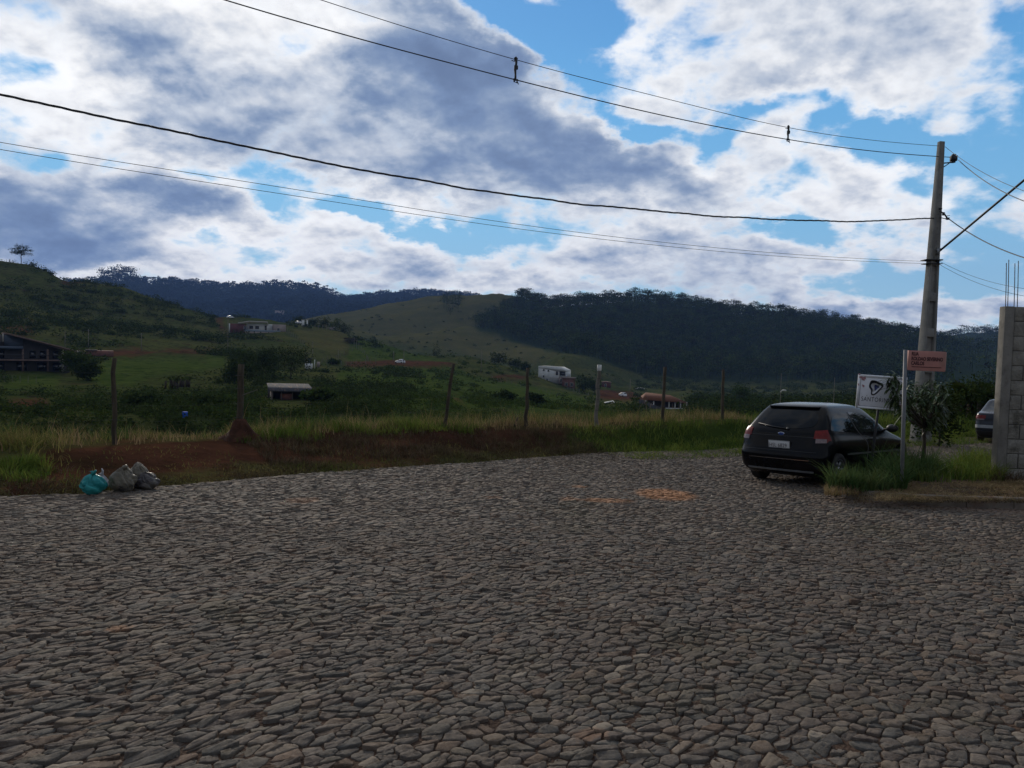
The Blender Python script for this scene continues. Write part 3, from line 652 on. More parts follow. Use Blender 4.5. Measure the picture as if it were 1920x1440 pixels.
for px, py, r, h, lb in ((318, 722, 92, 3.2, 'broad leaved clump on the green bank left of the thick post'), (350, 716, 94, 2.8, 'smaller broad leaved clump, right one of the pair on the bank')):
    P = col_ground(px, py, r); banana(tuple(P), h, 9, M_LEAF_M, lb, int(px))

# ---- forest on the hills: one mass nobody could count
def forest(name, poly, rlo, rhi, n, h, w, leaf, nl, mt, label, seed, azlo=-.75, azhi=.75, flatp=.35):
    r = np.random.RandomState(seed); rlo, rhi = RSC(rlo), RSC(rhi); az = r.uniform(azlo, azhi, n*3); rr = np.sqrt(r.uniform(rlo**2, rhi**2, n*3)); x = rr*np.sin(az); y = rr*np.cos(az); z = H(x, y)
    px, py, _ = project(x, y, z)
    k = (in_poly(px, py, poly) if poly else np.ones(len(px), bool)); x, y, z = x[k][:n], y[k][:n], z[k][:n]; m = len(x)
    hh = h*r.uniform(.65, 1.25, m); ww = w*r.uniform(.6, 1.35, m); tall = r.rand(m) < flatp; hh[tall] *= 1.25
    e = ell(m*nl, r).reshape(m, nl, 3); e[..., 2] = np.where(tall[:, None], np.abs(e[..., 2])*.45+.25, e[..., 2]); lump = 1+.35*np.sin(e[..., 0]*5+e[..., 1]*4+r.rand(m)[:, None]*9)
    P = np.stack([x[:, None]+e[..., 0]*ww[:, None]/2*lump, y[:, None]+e[..., 1]*ww[:, None]/2*lump, z[:, None]+hh[:, None]*(.60+.40*e[..., 2])], -1).reshape(-1, 3)
    b = MB(); v, q = leaf_quads(P, leaf, aspect=.75, droop=0, r=r); b.add(v, q)
    # trunks, as thin blades of wood
    tw = .012*hh+.08; tv = np.stack([np.stack([x-tw, y, z-1], -1), np.stack([x+tw, y, z-1], -1), np.stack([x+tw*.5, y, z+hh*.7], -1), np.stack([x-tw*.5, y+tw, z+hh*.7], -1)], 1).reshape(-1, 3)
    b.add(tv, np.arange(len(tv)).reshape(-1, 4))
    o = b.build(name, mt); return tag(o, label, 'forest', kind='stuff')
M_FOREST = mat('forest_canopy', (.021, .035, .009), (.060, .082, .022), .10, .7, island=.7, spec=.05, c3=(.030, .024, .014), s3=.12)
M_FAR = mat('far_forest_canopy', (.010, .017, .008), (.018, .026, .010), .01, .8, island=.6, spec=.1)
WOODP = [(885, 612), (930, 592), (985, 552), (1005, 540), (1100, 530), (1300, 530), (1790, 620), (1765, 742), (1250, 738), (1195, 708), (1130, 686), (1060, 662), (960, 636)]
forest('hill_forest', WOODP, 380, 690, 4600, 13, 12, 1.05, 110, M_FOREST, 'dark broadleaf forest covering the hill from the pasture to the far right', 5, -.05, .62)
forest('gully_wood', [(828, 566), (872, 556), (868, 600), (838, 604)], 520, 690, 60, 11, 11, 1.1, 60, M_FOREST, 'small patch of trees in the gully of the pasture hill', 6, -.12, .0)
forest('gully_wood', [(965, 552), (1012, 556), (1020, 590), (980, 600)], 520, 700, 60, 11, 11, 1.1, 60, M_FOREST, 'thin trees on the crest where pasture meets forest', 8, -.02, .08)
forest('far_right_forest', [(1700, 560), (3200, 500), (3200, 745), (1745, 745), (1745, 640)], 300, 1250, 2600, 14, 13, 1.3, 70, M_FOREST, 'dark wooded hill beyond the utility pole and block wall', 9, .45, 1.0)
forest('mountain_forest', None, 1030, 1900, 7500, 20, 24, 4.2, 34, M_FAR, 'distant blue wooded mountain ridge behind the left hill', 10, -.62, .02)
forest('mountain_grove', [(188, 505), (250, 505), (252, 545), (188, 545)], 1720, 1860, 60, 36, 28, 3.0, 80, M_FAR, 'cluster of taller trees on the mountain crest above the left hill', 12, -.5, -.42, .8)

# ---- scrub over the valley slopes: one ground cover
def scrub(name, n, rlo, rhi, azlo, azhi, size, nl, leaf, mt, label, seed, poly=None, excl=(), dens=None, hf=.7):
    r = np.random.RandomState(seed); rlo, rhi = RSC(rlo), RSC(rhi); az = r.uniform(azlo, azhi, n*3); rr = np.exp(r.uniform(np.log(rlo), np.log(rhi), n*3)); x = rr*np.sin(az); y = rr*np.cos(az)
    d = fbm(x*.035, y*.035, 4); k = d > r.uniform(-.35, .35, len(x)) if dens is None else np.ones(len(x), bool); x, y, rr = x[k], y[k], rr[k]; z = H(x, y)
    px, py, _ = project(x, y, z); k = np.ones(len(x), bool)
    if poly: k &= in_poly(px, py, poly)
    for e in excl: k &= ~in_poly(px, py, e)
    x, y, z, rr = x[k][:n], y[k][:n], z[k][:n], rr[k][:n]; m = len(x); s = size*r.uniform(.4, 1.3, m)*np.clip(rr/120, .6, 1.6)
    e = ell(m*nl, r).reshape(m, nl, 3); e[..., 2] = np.abs(e[..., 2])*hf
    P = (np.stack([x, y, z], -1)[:, None]+e*s[:, None, None]).reshape(-1, 3); b = MB(); v, q = leaf_quads(P, np.repeat(leaf*np.clip(rr/120, .6, 1.7), nl), aspect=.6, droop=0, r=r); b.add(v, q)
    return tag(b.build(name, mt), label, 'undergrowth', kind='stuff')
HOUSES = [[(0, 630), (128, 630), (128, 710), (0, 710)], [(425, 596), (540, 596), (540, 628), (425, 628)], [(498, 715), (595, 715), (595, 768), (498, 768)], [(1000, 684), (1085, 684), (1088, 742), (1000, 742)], [(1195, 734), (1300, 734), (1300, 800), (1195, 800)], [(400, 590), (430, 590), (445, 630), (415, 625)], [(560, 615), (660, 618), (650, 672), (600, 672)], [(0, 742), (100, 742), (100, 766), (0, 766)], [(120, 652), (430, 650), (430, 664), (200, 668)], [(640, 674), (860, 676), (860, 692), (640, 692)], [(820, 733), (860, 733), (900, 775), (870, 775)], [(1120, 710), (1190, 715), (1190, 760), (1120, 760)]]
scrub('hillside_scrub', 650, 150, 330, -.62, -.30, 2.2, 60, .42, M_LEAF_D, 'rough dark scrub scattered over the left hillside', 31, excl=HOUSES)
scrub('valley_scrub', 800, 55, 170, -.64, -.13, 2.0, 70, .34, M_LEAF_D, 'tangled dark bushes filling the valley below the houses', 32, excl=HOUSES+[[(150, 700), (220, 662), (420, 662), (430, 700), (330, 715), (200, 720)], [(0, 694), (110, 694), (110, 732), (0, 738)]])
scrub('valley_thicket', 650, 50, 100, -.60, .0, 1.7, 60, .30, M_LEAF_M, 'green thicket on the near valley floor', 33, excl=HOUSES)
scrub('slope_scrub', 600, 80, 330, -.18, .30, 1.4, 40, .38, M_LEAF_M, 'low green bushes on the terraces around the white house', 34, excl=HOUSES)
scrub('valley_edge_scrub', 1500, 80, 380, .16, .60, 2.4, 60, .5, M_LEAF_D, 'bushes at the foot of the wooded hill', 35, excl=HOUSES)
scrub('pasture_shrubs', 130, 380, 700, -.26, .12, 1.6, 20, .7, M_LEAF_D, 'scattered shrubs dotted over the bare pasture hill', 36)
scrub('hedge_line', 240, 225, 330, -.30, -.08, 1.6, 30, .55, M_LEAF_D, 'dark shrubs along the ridge behind the hilltop houses', 37, poly=[(440, 590), (700, 590), (760, 655), (680, 650), (560, 615), (440, 600)], excl=HOUSES)

# ---- grass
def blades(P, h, w, bend, mt, name, label, cat='grass', seg=3, seed=0, parent=None, up=1.0):
    r = np.random.RandomState(seed); n = len(P); h = np.broadcast_to(h, (n,))*r.uniform(.5, 1.2, n)*(1+.75*fbm(P[:, 0]*1.3+4, P[:, 1]*1.3, 2)); qx = project(P[:, 0], P[:, 1], P[:, 2])[0]; h = h*np.where((qx > 150) & (qx < 425) & (P[:, 1] < 30), .55, 1)*np.where((qx > 425) & (qx < 1450) & (P[:, 1] < 40), .82, 1); a = r.rand(n)*2*np.pi; bd = bend*r.uniform(.2, 1.5, n)
    d = np.stack([np.cos(a), np.sin(a)], -1); f = r.rand(n)*2*np.pi; sd = np.stack([np.cos(f), np.sin(f)], -1); V = []
    for k in range(seg+1):
        t = k/seg; cx = P[:, :2]+d*(bd*h*t*t)[:, None]; z = P[:, 2]+h*(t-.35*np.minimum(bd, 1.6)*t*t)*up; ww = w*(1-t)**.7
        if k < seg: V += [np.concatenate([cx-sd*ww, z[:, None]], 1), np.concatenate([cx+sd*ww, z[:, None]], 1)]
        else: V += [np.concatenate([cx, z[:, None]], 1)]
    V = np.stack(V, 1); m = 2*seg+1; o = np.arange(n)[:, None]*m; Q = []
    for k in range(seg-1): Q.append(o+np.array([2*k, 2*k+1, 2*k+3, 2*k+2]))
    T = o+np.array([2*seg-2, 2*seg-1, 2*seg]); b = MB()
    b.add(V.reshape(-1, 3), np.concatenate(Q) if Q else np.zeros((0, 4), int), T)
    ob = b.build(name, mt, parent); 
    return tag(ob, label, cat, kind='stuff')
M_GRASS_Y = mat('yellow_green_grass', (.070, .090, .022), (.18, .148, .055), .9, .6, island=.8, spec=.2, trans=.3)
M_GRASS_G = mat('lush_green_grass', (.058, .095, .018), (.135, .165, .034), 1.1, .55, island=.7, spec=.3, trans=.3)
M_GRASS_D = mat('deep_green_grass', (.045, .080, .024), (.088, .120, .042), 2, .55, island=.7, spec=.35, trans=.2)
M_GRASS_S = mat('straw_grass', (.19, .135, .065), (.28, .205, .11), 3, .7, island=.7, spec=.2, trans=.2)
M_GRASS_B = mat('brown_dead_grass', (.060, .044, .024), (.105, .078, .046), 3, .8, island=.7, spec=.1)
F_ = np.array([(p[1]*math.sin(p[0]), p[1]*math.cos(p[0])) for p in fence])
ft = np.concatenate([[0], np.cumsum(np.linalg.norm(np.diff(F_, axis=0), axis=1))])
def fence_xy(s): return np.stack([np.interp(s, ft, F_[:, 0]), np.interp(s, ft, F_[:, 1])], -1)
def strip(n, s0, s1, o0, o1, seed, clump=.5, pw=1.0):
    """points along the fence line; o is the offset across it (+ beyond the fence)"""
    r = np.random.RandomState(seed); s = s0+(s1-s0)*r.rand(n*2)**pw; c = fence_xy(s); d = fence_xy(s+.2)-c; d /= np.linalg.norm(d, axis=1)[:, None]+1e-9
    nrm = np.stack([-d[:, 1], d[:, 0]], -1); o = r.uniform(o0, o1, n*2); q = c+nrm*o[:, None]
    k = 1.7*fbm(q[:, 0]*1.5+seed, q[:, 1]*1.5, 3, .6)+.5 > r.rand(n*2)*clump*1.4; q = q[k][:n]; return np.column_stack([q, H(q[:, 0], q[:, 1])])
def s_at(px):                            # arc position of a pixel column along the fence
    a = azel(px, 800)[0]; fa = np.array([p[0] for p in fence]); return float(np.interp(a, fa, ft))
sL, s480, s1050, s1420, sR = s_at(-250), s_at(480), s_at(1050), s_at(1420), s_at(2100)
print('fence arc', ft[-1], sL, s480, s1050, s1420, sR)
blades(strip(11000, sL, s1420, .2, 2.8, 1, 1.15), .36, .007, .55, M_GRASS_Y, 'tall_grass', 'tall yellowish grass growing in a band along the fence line', seed=1)
blades(strip(9000, sL, s1420, .9, 5.0, 2, .9), .48, .008, .5, M_GRASS_D, 'tall_grass', 'darker green grass behind the fence line', seed=2)
blades(strip(7000, sL, s1420, -.3, 2.4, 3, 1.2), .40, .006, .6, M_GRASS_S, 'dry_grass', 'pale dry seeding grass among the fence posts', seed=3)
blades(strip(2600, s_at(-250), s_at(110), -.6, 1.0, 4, .9), .50, .007, .8, M_GRASS_Y, 'roadside_grass', 'olive grass clump at the far left of the bank', seed=4)
blades(strip(16000, s1050, s_at(1900), -3.6, -.1, 5, .45), .30, .008, .8, M_GRASS_G, 'green_verge_grass', 'bright green grass verge left of and behind the black car', seed=5)
blades(strip(9000, s1420, sR, -.5, 3.5, 6, .7), .55, .009, .6, M_GRASS_G, 'green_verge_grass', 'green grass around the base of the utility pole', seed=6)
blades(strip(450, sL, s1420, -.1, 2.8, 61, 1.2), .70, .0045, .35, M_GRASS_S, 'seed_stalks', 'tall thin seed stalks standing above the fence grass', seed=61)
blades(strip(5000, s_at(420), s_at(900), -.6, .9, 62, 1.2), .34, .007, .8, M_GRASS_G, 'bank_top_grass', 'greener tufts on top of the red bank', seed=62)
# sparse dead grass on the red bank and at the road edge
blades(strip(8000, s_at(420), s1050, -4.0, -.3, 7, 1.2), .22, .005, 1.2, M_GRASS_B, 'dead_grass', 'brown dead grass matting on the red earth bank', seed=7)
blades(strip(6000, s_at(440), s_at(1130), -2.6, .2, 17, .9), .30, .005, 1.2, M_GRASS_B, 'dead_grass', 'reddish dry stalks lying along the top of the bank', seed=17)
def edge_pts(n, x0, x1, o0, o1, seed, clump=1.0):
    r = np.random.RandomState(seed); x = r.uniform(x0, x1, n*2); o = r.uniform(o0, o1, n*2); y = edge_y(x)+o; q = np.stack([x, y], -1)
    k = fbm(x*.8+seed, y*.8, 3)+.5 > r.rand(n*2)*clump; q = q[k][:n]; z = np.where(o < .05, plane_z(q[:, 1])[:len(q)] if False else 0, 0)
    zz = np.maximum(H(q[:, 0], q[:, 1]), np.where(q[:, 1] < edge_y(q[:, 0])+.1, plane_z(q[:, 1]), -9)); return np.column_stack([q, zz])
blades(strip(4000, sL, s1050, -4.0, -.8, 27, 1.4), .15, .005, 1.0, M_GRASS_Y, 'bank_weeds', 'olive weeds scattered down the red bank', seed=27)
blades(edge_pts(2600, -9, 3, -.15, 1.1, 8), .10, .005, 1.0, M_GRASS_Y, 'edge_grass', 'short olive weeds along the edge of the cobbles', seed=8)
blades(edge_pts(9000, -9, 3, 0, 1.9, 9), .12, .005, 1.3, M_GRASS_B, 'edge_grass', 'short dead grass between the cobbles and the bank', seed=9)
def patch_pts(n, px, py, rpx, rpy, seed):
    r = np.random.RandomState(seed); a = r.rand(n)*6.28; q = r.rand(n)**.6; L = [hit(px+rpx*q[k]*math.cos(a[k]), py+rpy*q[k]*math.sin(a[k]), 9) for k in range(n)]; return np.array(L)
blades(patch_pts(700, 40, 888, 55, 18, 40), .22, .007, .9, M_GRASS_G, 'green_weed_patch', 'dark green weeds beside the road at the far left', seed=40)
blades(patch_pts(260, 545, 812, 38, 10, 41), .42, .009, .8, M_GRASS_G, 'green_grass_tuft', 'bright green tuft on the bank right of the earth mound', seed=41)
# ------------------------------------------------------------------ fence along the street
rng = np.random.RandomState(23)
M_POST = mat('weathered_post_wood', (.045, .036, .026), (.080, .064, .045), 5, .9, .012, 30, streak=(3, 3, .5), c3=(.035, .030, .024), s3=3)
M_POSTC = mat('concrete_post', (.11, .10, .085), (.16, .145, .125), 4, .9, .006, c3=(.09, .085, .07), s3=2)
M_WHITE = mat('white_paint', (.55, .55, .54), (.42, .42, .40), 3, .7)
M_WIRE = mat('rusty_wire', (.045, .040, .038), rough=.8)
M_CABLE = mat('black_cable', (.018, .018, .020), rough=.6)
M_STEEL = mat('grey_steel', (.20, .21, .22), (.26, .27, .28), 6, .5, metal=.5)
M_TERM = mat('termite_earth', (.040, .018, .012), (.070, .030, .018), 6, .95, .03, 14)
POSTS = [ # px base, py base, px top, py top, depth, radius, material, label
 (214, 834, 214, 671, 14.0, .050, M_POST, 'straight dark wooden fence post, leftmost in the row'),
 (449, 824, 452, 683, 16.0, .078, M_POST, 'thick grey fence post rising out of the red earth mound'),
 (831, 806, 850, 682, 18.5, .050, M_POST, 'fence post leaning clearly to the right'),
 (985, 806, 991, 690, 20.0, .052, M_POST, 'nearly upright brown fence post beside a short leaning stub'),
 (1117, 802, 1124, 685, 21.0, .062, M_POSTC, 'fence post with a white capped top'),
 (1241, 800, 1247, 688, 22.2, .055, M_POST, 'fence post standing in front of the orange tiled house'),
 (1354, 796, 1356, 693, 23.3, .055, M_POST, 'fence post between the tiled house and the round tree'),
]
FG = 'fence posts along the far side of the street'
post_tops = []
for k, (bx, by, tx, ty, d, r, m, lb) in enumerate(POSTS):
    B = pt(bx, by, d); T = pt(tx, ty, d+.05); B[2] = Hs(B[0], B[1])-.25; n = 8; t = np.linspace(0, 1, n)[:, None]
    P = B+(T-B)*t+rng.normal(0, .010, (n, 3))*np.array([1, 1, 0]); b = MB(); b.tube(P-B, np.linspace(r*.95, r*.78, n)*rng.uniform(.93, 1.07, n), 10)
    root = empty('fence_post', tuple(B), 0, lb, 'fence post', FG)
    b.build('post', m, root, True)
    for z in (.45, .75, 1.05, 1.32): q = (T-B)*(z+.25)/(T[2]-B[2]); s = MB(); s.tube([q+[-r*1.1, -r*1.05, 0], q+[r*1.1, -r*1.05, .01]], .004, 5); s.build('staple', M_WIRE, root)
    if k == 4:
        c = MB(); u = (T-B); c.lathe([(0, .012), (r*.95, .012), (r*.97, -.14), (r*.82, -.15)], 12, c=tuple(u)); c.build('cap', M_WHITE, root, False)
    if k == 1:
        c = MB(); c.tube([(T-B)*.62, (T-B)*.62+[.12, -.05, .07], (T-B)*.62+[.38, -.08, .17]], [.014, .012, .008], 6); c.build('branch_stub', M_POSTC, root)
    post_tops.append((B, T))
B = pt(962, 806, 19.8); B[2] = Hs(B[0], B[1])-.1; b = MB(); b.tube([(0, 0, 0), (.06, 0, .18), (.12, 0, .34)], [.030, .028, .022], 8)
tag(b.build('post_stub', M_POST, loc=tuple(B), smooth=True), 'short pale broken stub leaning beside the upright brown post', 'post stub')
# strands strung on the posts
for j, z in enumerate((.45, .75, 1.05, 1.32)):
    P = []
    for (B, T) in post_tops: u = (T-B); P.append(B+u*(z+.25)/u[2]+[0, -.07, 0])
    P = np.array(P); P = np.vstack([P[0]-[4.2, 1.6, 0], P, P[-1]+[9, 6.0, -.2]]); Q = []
    for a, c in zip(P[:-1], P[1:]):
        for t in np.linspace(0, 1, 7)[:-1]: q = a*(1-t)+c*t; q[2] -= .05*4*t*(1-t); Q.append(q)
    Q.append(P[-1]); b = MB(); b.tube(Q, .0011, 4)
    tag(b.build('fence_wire', M_WIRE), ['lowest', 'second lowest', 'second highest', 'topmost'][j]+' wire strand strung along the fence posts', 'wire', 'wire strands of the street fence')
# red termite mound round the thick post
B = pt(450, 828, 15.85); g = Hs(B[0], B[1]); b = MB(); th = np.linspace(0, 2*np.pi, 29)[:-1]; prof = [(.56, -.14), (.42, .02), (.31, .13), (.23, .26), (.17, .37), (.13, .45), (.06, .49)]; V = []
for (r, z) in prof: rr = r*(1+.13*fbm(np.cos(th)*2+z*4, np.sin(th)*2, 3)+.16*np.sin(3*th+z*5)+.09*np.sin(7*th+z*11)+.03*rng.normal(size=28)); z *= .88; V.append(np.stack([rr*.9*np.cos(th), rr*.75*np.sin(th), z+0*th+.02*np.sin(5*th)], -1))
V = np.array(V); n = 28; i = np.arange(len(prof)-1)[:, None]*n; j = np.arange(n)[None]; b.add(V.reshape(-1, 3), np.stack([i+j, i+(j+1) % n, i+n+(j+1) % n, i+n+j], -1).reshape(-1, 4), (np.arange(n)+(len(prof)-1)*n)[None])
tag(b.build('termite_mound', M_TERM, smooth=True, loc=(B[0], B[1], g)), 'conical red earth mound piled round the thick fence post', 'earth mound')

# ------------------------------------------------------------------ rubbish bags at the kerb
def bag(name, px, py, w, h, dpt, mt, label, seed, lean=0, knot=None, depth=None, group='rubbish bags at the edge of the cobbles'):
    r = np.random.RandomState(seed); P = on_road(px, py) if depth is None else pt(px, py, depth); P[2] = max(float(plane_z(P[1])), P[2] if depth is None else -9)
    n, m = 72, 40; u = np.linspace(0, 2*np.pi, n+1)[:-1]; v = np.linspace(0, 1, m); V = []
    ph = r.rand(12)*6.28
    for t in v:
        rad = np.sin(np.pi*min(1, t*.93+.07))**.55*(1-.25*t); fold = 1+.05*np.sin(9*u+ph[0]+4*t)*t+.06*np.abs(np.sin(4*u+ph[1]+3*t))+.05*np.sin(3*u+ph[2])+.07*np.abs(np.sin(2.5*u+7*t+ph[3]))
        x = w/2*rad*np.cos(u)*fold; y = dpt/2*rad*np.sin(u)*fold; z = h*(t+.05*np.sin(2*u+ph[4]))*np.ones(n)
        c = fbm(x*6+seed, y*6+t*3, 4)*.035-.09*(1-np.abs(fbm(np.cos(u)*1.5+t*1.2+seed, np.sin(u)*1.5+t*2.2, 2)))**9*min(1, 4*t); x = x*(1+c*3)+lean*t*w; y = y*(1+c*3); z = np.maximum(z+c*h, -.01 if t < .1 else .0)
        V.append(np.stack([x, y, z], -1))
    V = np.array(V); b = MB(); i = np.arange(m-1)[:, None]*n; j = np.arange(n)[None]
    b.add(V.reshape(-1, 3), np.stack([i+j, i+(j+1) % n, i+n+(j+1) % n, i+n+j], -1).reshape(-1, 4), (np.arange(n)+(m-1)*n)[None], np.arange(n)[None, ::-1])
    root = empty(name, tuple(P), 0, label, 'bag', group); b.build('sack', mt, root, True)
    if knot:
        k = MB(); top = np.array([lean*w, 0, h*.97])
        for (dx, dy, dz, rr) in knot:
            q = np.array([top, top+np.array([dx, dy, dz])*.5+[.01, 0, .02], top+np.array([dx, dy, dz])]); k.tube(q, [rr*1.2, rr, rr*.35], 7)
        k.build('knot', mt, root, True)
    return root
M_TEAL = mat('teal_plastic', (.012, .15, .155), (.030, .24, .23), 9, .24, .012, 22, lo=.3, hi=.7)
M_WBAG = mat('white_plastic', (.42, .42, .44), (.28, .28, .31), 14, .4, .01, 25)
M_GBAG = mat('grey_sack', (.11, .095, .072), (.21, .185, .14), 5, .45, .02, 18, c3=(.045, .042, .040), s3=5)
M_GBAG2 = mat('dark_sack', (.055, .050, .052), (.11, .095, .088), 8, .4, .02, 18, c3=(.11, .10, .085), s3=6)
bag('rubbish_bag', 174, 926, .35, .27, .30, M_TEAL, 'teal plastic rubbish bag at the left of the heap by the road', 1, knot=[(.05, 0, .06, .018), (-.05, .02, .035, .016)])
bag('rubbish_bag', 192, 916, .20, .20, .18, M_WBAG, 'small white plastic bag with upright tied handles behind the teal bag', 2, knot=[(-.012, 0, .10, .014), (-.06, 0, .01, .013)], depth=10.75)
bag('rubbish_bag', 229, 921, .38, .33, .34, M_GBAG, 'lumpy grey beige sack in the middle of the rubbish heap', 3, lean=.05, knot=[(.06, 0, .02, .03)])
bag('rubbish_bag', 262, 912, .36, .37, .30, M_GBAG, 'taller grey sack standing behind the two front sacks', 4, lean=-.08, depth=10.95)
bag('rubbish_bag', 275, 917, .38, .24, .30, M_GBAG2, 'low dark grey sack at the right end of the rubbish heap', 6, lean=-.04)

# ------------------------------------------------------------------ concrete utility pole
M_CONC = mat('pole_concrete', (.17, .165, .155), (.23, .222, .205), 1.5, .9, .006, 14, c3=(.13, .128, .118), s3=1.2)
M_CONCD = mat('pole_recess', (.085, .082, .078), (.12, .115, .108), 3, .9, .004)
M_DARKM = mat('dark_hardware', (.02, .02, .023), rough=.7)
PB = pt(1727, 802, 25.0); PB[2] = Hs(PB[0], PB[1])-.15; PTOP = pt(1766, 265, 25.0); PH = PTOP[2]-PB[2]
WDIR = math.radians(28); UW = np.array([-math.cos(WDIR), -math.sin(WDIR), 0.0])
def double_t_pole(base, h, label, rz, main=True):
    root = empty('utility_pole', tuple(base), rz, label, 'utility pole', 'concrete poles carrying the street cables')
    wx0, wx1, wy0, wy1 = .55, .17, .38, .14
    f = lambda z: (wx0+(wx1-wx0)*z/h, wy0+(wy1-wy0)*z/h)
    # two tapered flanges joined by a web with recesses and solid bridges between
    b = MB()
    def fr(x0, x1, y0, y1, z0, z1):
        a, c = f(z0); d, e = f(z1)
        V = [(x0*a, y0*c, z0), (x1*a, y0*c, z0), (x1*a, y1*c, z0), (x0*a, y1*c, z0), (x0*d, y0*e, z1), (x1*d, y0*e, z1), (x1*d, y1*e, z1), (x0*d, y1*e, z1)]; b.hexa(V)
    fr(-.5, -.30, -.5, .5, 0, h); fr(.30, .5, -.5, .5, 0, h); fr(-.30, .30, -.14, .14, 0, h*.62); fr(-.30, .30, -.48, .48, h*.62, h)
    for z in np.linspace(.2, h*.60, 6): fr(-.30, .30, -.48, .48, z, z+.28)
    sh = b.build('shaft', M_CONC, root, bevel=.012)
    for k in range(26):
        o = MB(); z = h*.42+k*(h*.56/26); a, c = f(z); o.tube([(0, -c*.5-.004, z), (0, -c*.5+.004, z)], .011, 8); o.build('bolt_hole', M_DARKM, root)
    return root, f
pole1, pf = double_t_pole(PB, PH, 'tall tapered concrete utility pole behind the street sign', math.radians(18))
# lean of the pole as in the street
pole1.rotation_euler = (0, math.atan2(PTOP[0]-PB[0], PH), math.radians(10))
PB2 = np.array([PB[0]+.15, 25.0, 0])+UW*28; PB2[2] = max(Hs(PB2[0], PB2[1]), -.5)-.1
L2 = 28.0
pole2, _ = double_t_pole(PB2, 9.3, 'concrete utility pole standing at the left end of the cables', math.radians(10))
def wpath(pts, L=L2, o=None):
    """ray points in the vertical plane of the cable run, extended to the far pole by a parabola"""
    n = np.array([UW[1], -UW[0], 0]); O = np.array([PTOP[0]-.05, 25.0, 0]) if o is None else o; ls = []; zs = []
    for q in pts:
        v = ray(*q); t = np.dot(O-CN, n)/np.dot(v, n); P = CN+v*t; ls.append(np.dot(P-O, UW)); zs.append(P[2])
    deg = min(3, len(pts)-1) if len(pts) > 4 else 2; c = np.polyfit(ls, zs, 2); ls = np.array(ls); zs = np.array(zs)
    l = np.linspace(ls.min(), L, 90); res = np.interp(l, ls, zs-np.polyval(c, ls), right=(zs-np.polyval(c, ls))[-1]); k = np.ones(15)/15; res = np.convolve(np.pad(res, 7, 'edge'), k, 'valid')
    z = np.polyval(c, l)+res; return O+UW*l[:, None]+np.stack([0*l, 0*l, z], -1), (ls, zs, O)
def cable(name, P, rad, label, group='cables on the street poles', n=6):
    b = MB(); b.tube(P, rad, n); return tag(b.build(name, M_CABLE, smooth=True), label, 'cable', group)
W1, i1 = wpath([(1760, 273), (1625, 262), (1480, 241), (1240, 181), (965, 112), (800, 62), (600, 0)])
W2, i2 = wpath([(1790, 295), (1757, 293), (1620, 282), (1480, 262), (1240, 216), (965, 148), (700, 80), (420, 0)])
W3, i3 = wpath([(1757, 408), (1550, 415), (1350, 405), (1100, 383), (800, 343), (600, 300), (350, 250), (150, 212), (0, 177)])
W4, i4 = wpath([(1738, 490), (1400, 470), (1000, 425), (500, 345), (0, 268)])
W5, i5 = wpath([(1738, 494), (1400, 476), (1000, 433), (500, 358), (0, 281)])
cable('overhead_cable', W1, .0075, 'thin topmost cable the two spacers hook over')
cable('overhead_cable', W2, .012, 'thicker cable hanging from the lower ends of the two spacers')
cable('overhead_cable', W4, .0055, 'upper of the two thin lowest cables')
cable('overhead_cable', W5, .0055, 'lower of the two thin lowest cables')
# twisted bundle: three strands round one another
tw = MB(); L = len(W3); Pd = np.array([np.interp(np.linspace(0, L-1, 900), np.arange(L), W3[:, k]) for k in range(3)]).T
for k in range(3):
    a = np.arange(900)*.19+k*2.094; off = np.stack([np.cos(a)*.013*UW[1], -np.cos(a)*.013*UW[0], np.sin(a)*.013], -1); tw.tube(Pd+off+fbm(np.arange(900)*.03, np.zeros(900), 2)[:, None]*[0, 0, .02], .0105, 5)
tag(tw.build('twisted_cable', M_CABLE, smooth=True), 'thick twisted cable bundle sagging between the pairs of thin cables', 'cable', 'cables on the street poles')
# cables leaving the pole to the right
def away(px0, py0, px1, py1, dz, rad, label, name='overhead_cable', sag=.25):
    A = pt(px0, py0, 25.0); Bq = pt(px1, py1, dz); t = np.linspace(0, 1.35, 30)[:, None]; P = A+(Bq-A)*t; P[:, 2] -= (sag*4*t*(1-t))[:, 0]*.5; cable(name, P, rad, label)
away(1772, 275, 1920, 358, 19.5, .0075, 'thin cable running right from the very top of the pole')
away(1797, 300, 1920, 377, 19.5, .012, 'cable running right from the insulator box')
away(1776, 408, 1920, 483, 20.5, .015, 'twisted service cable running down right from the pole side')
away(1762, 490, 1920, 541, 21, .0055, 'upper thin low cable running right below the lamp arm')
away(1762, 496, 1920, 555, 21, .0055, 'lower thin low cable running right below the lamp arm')
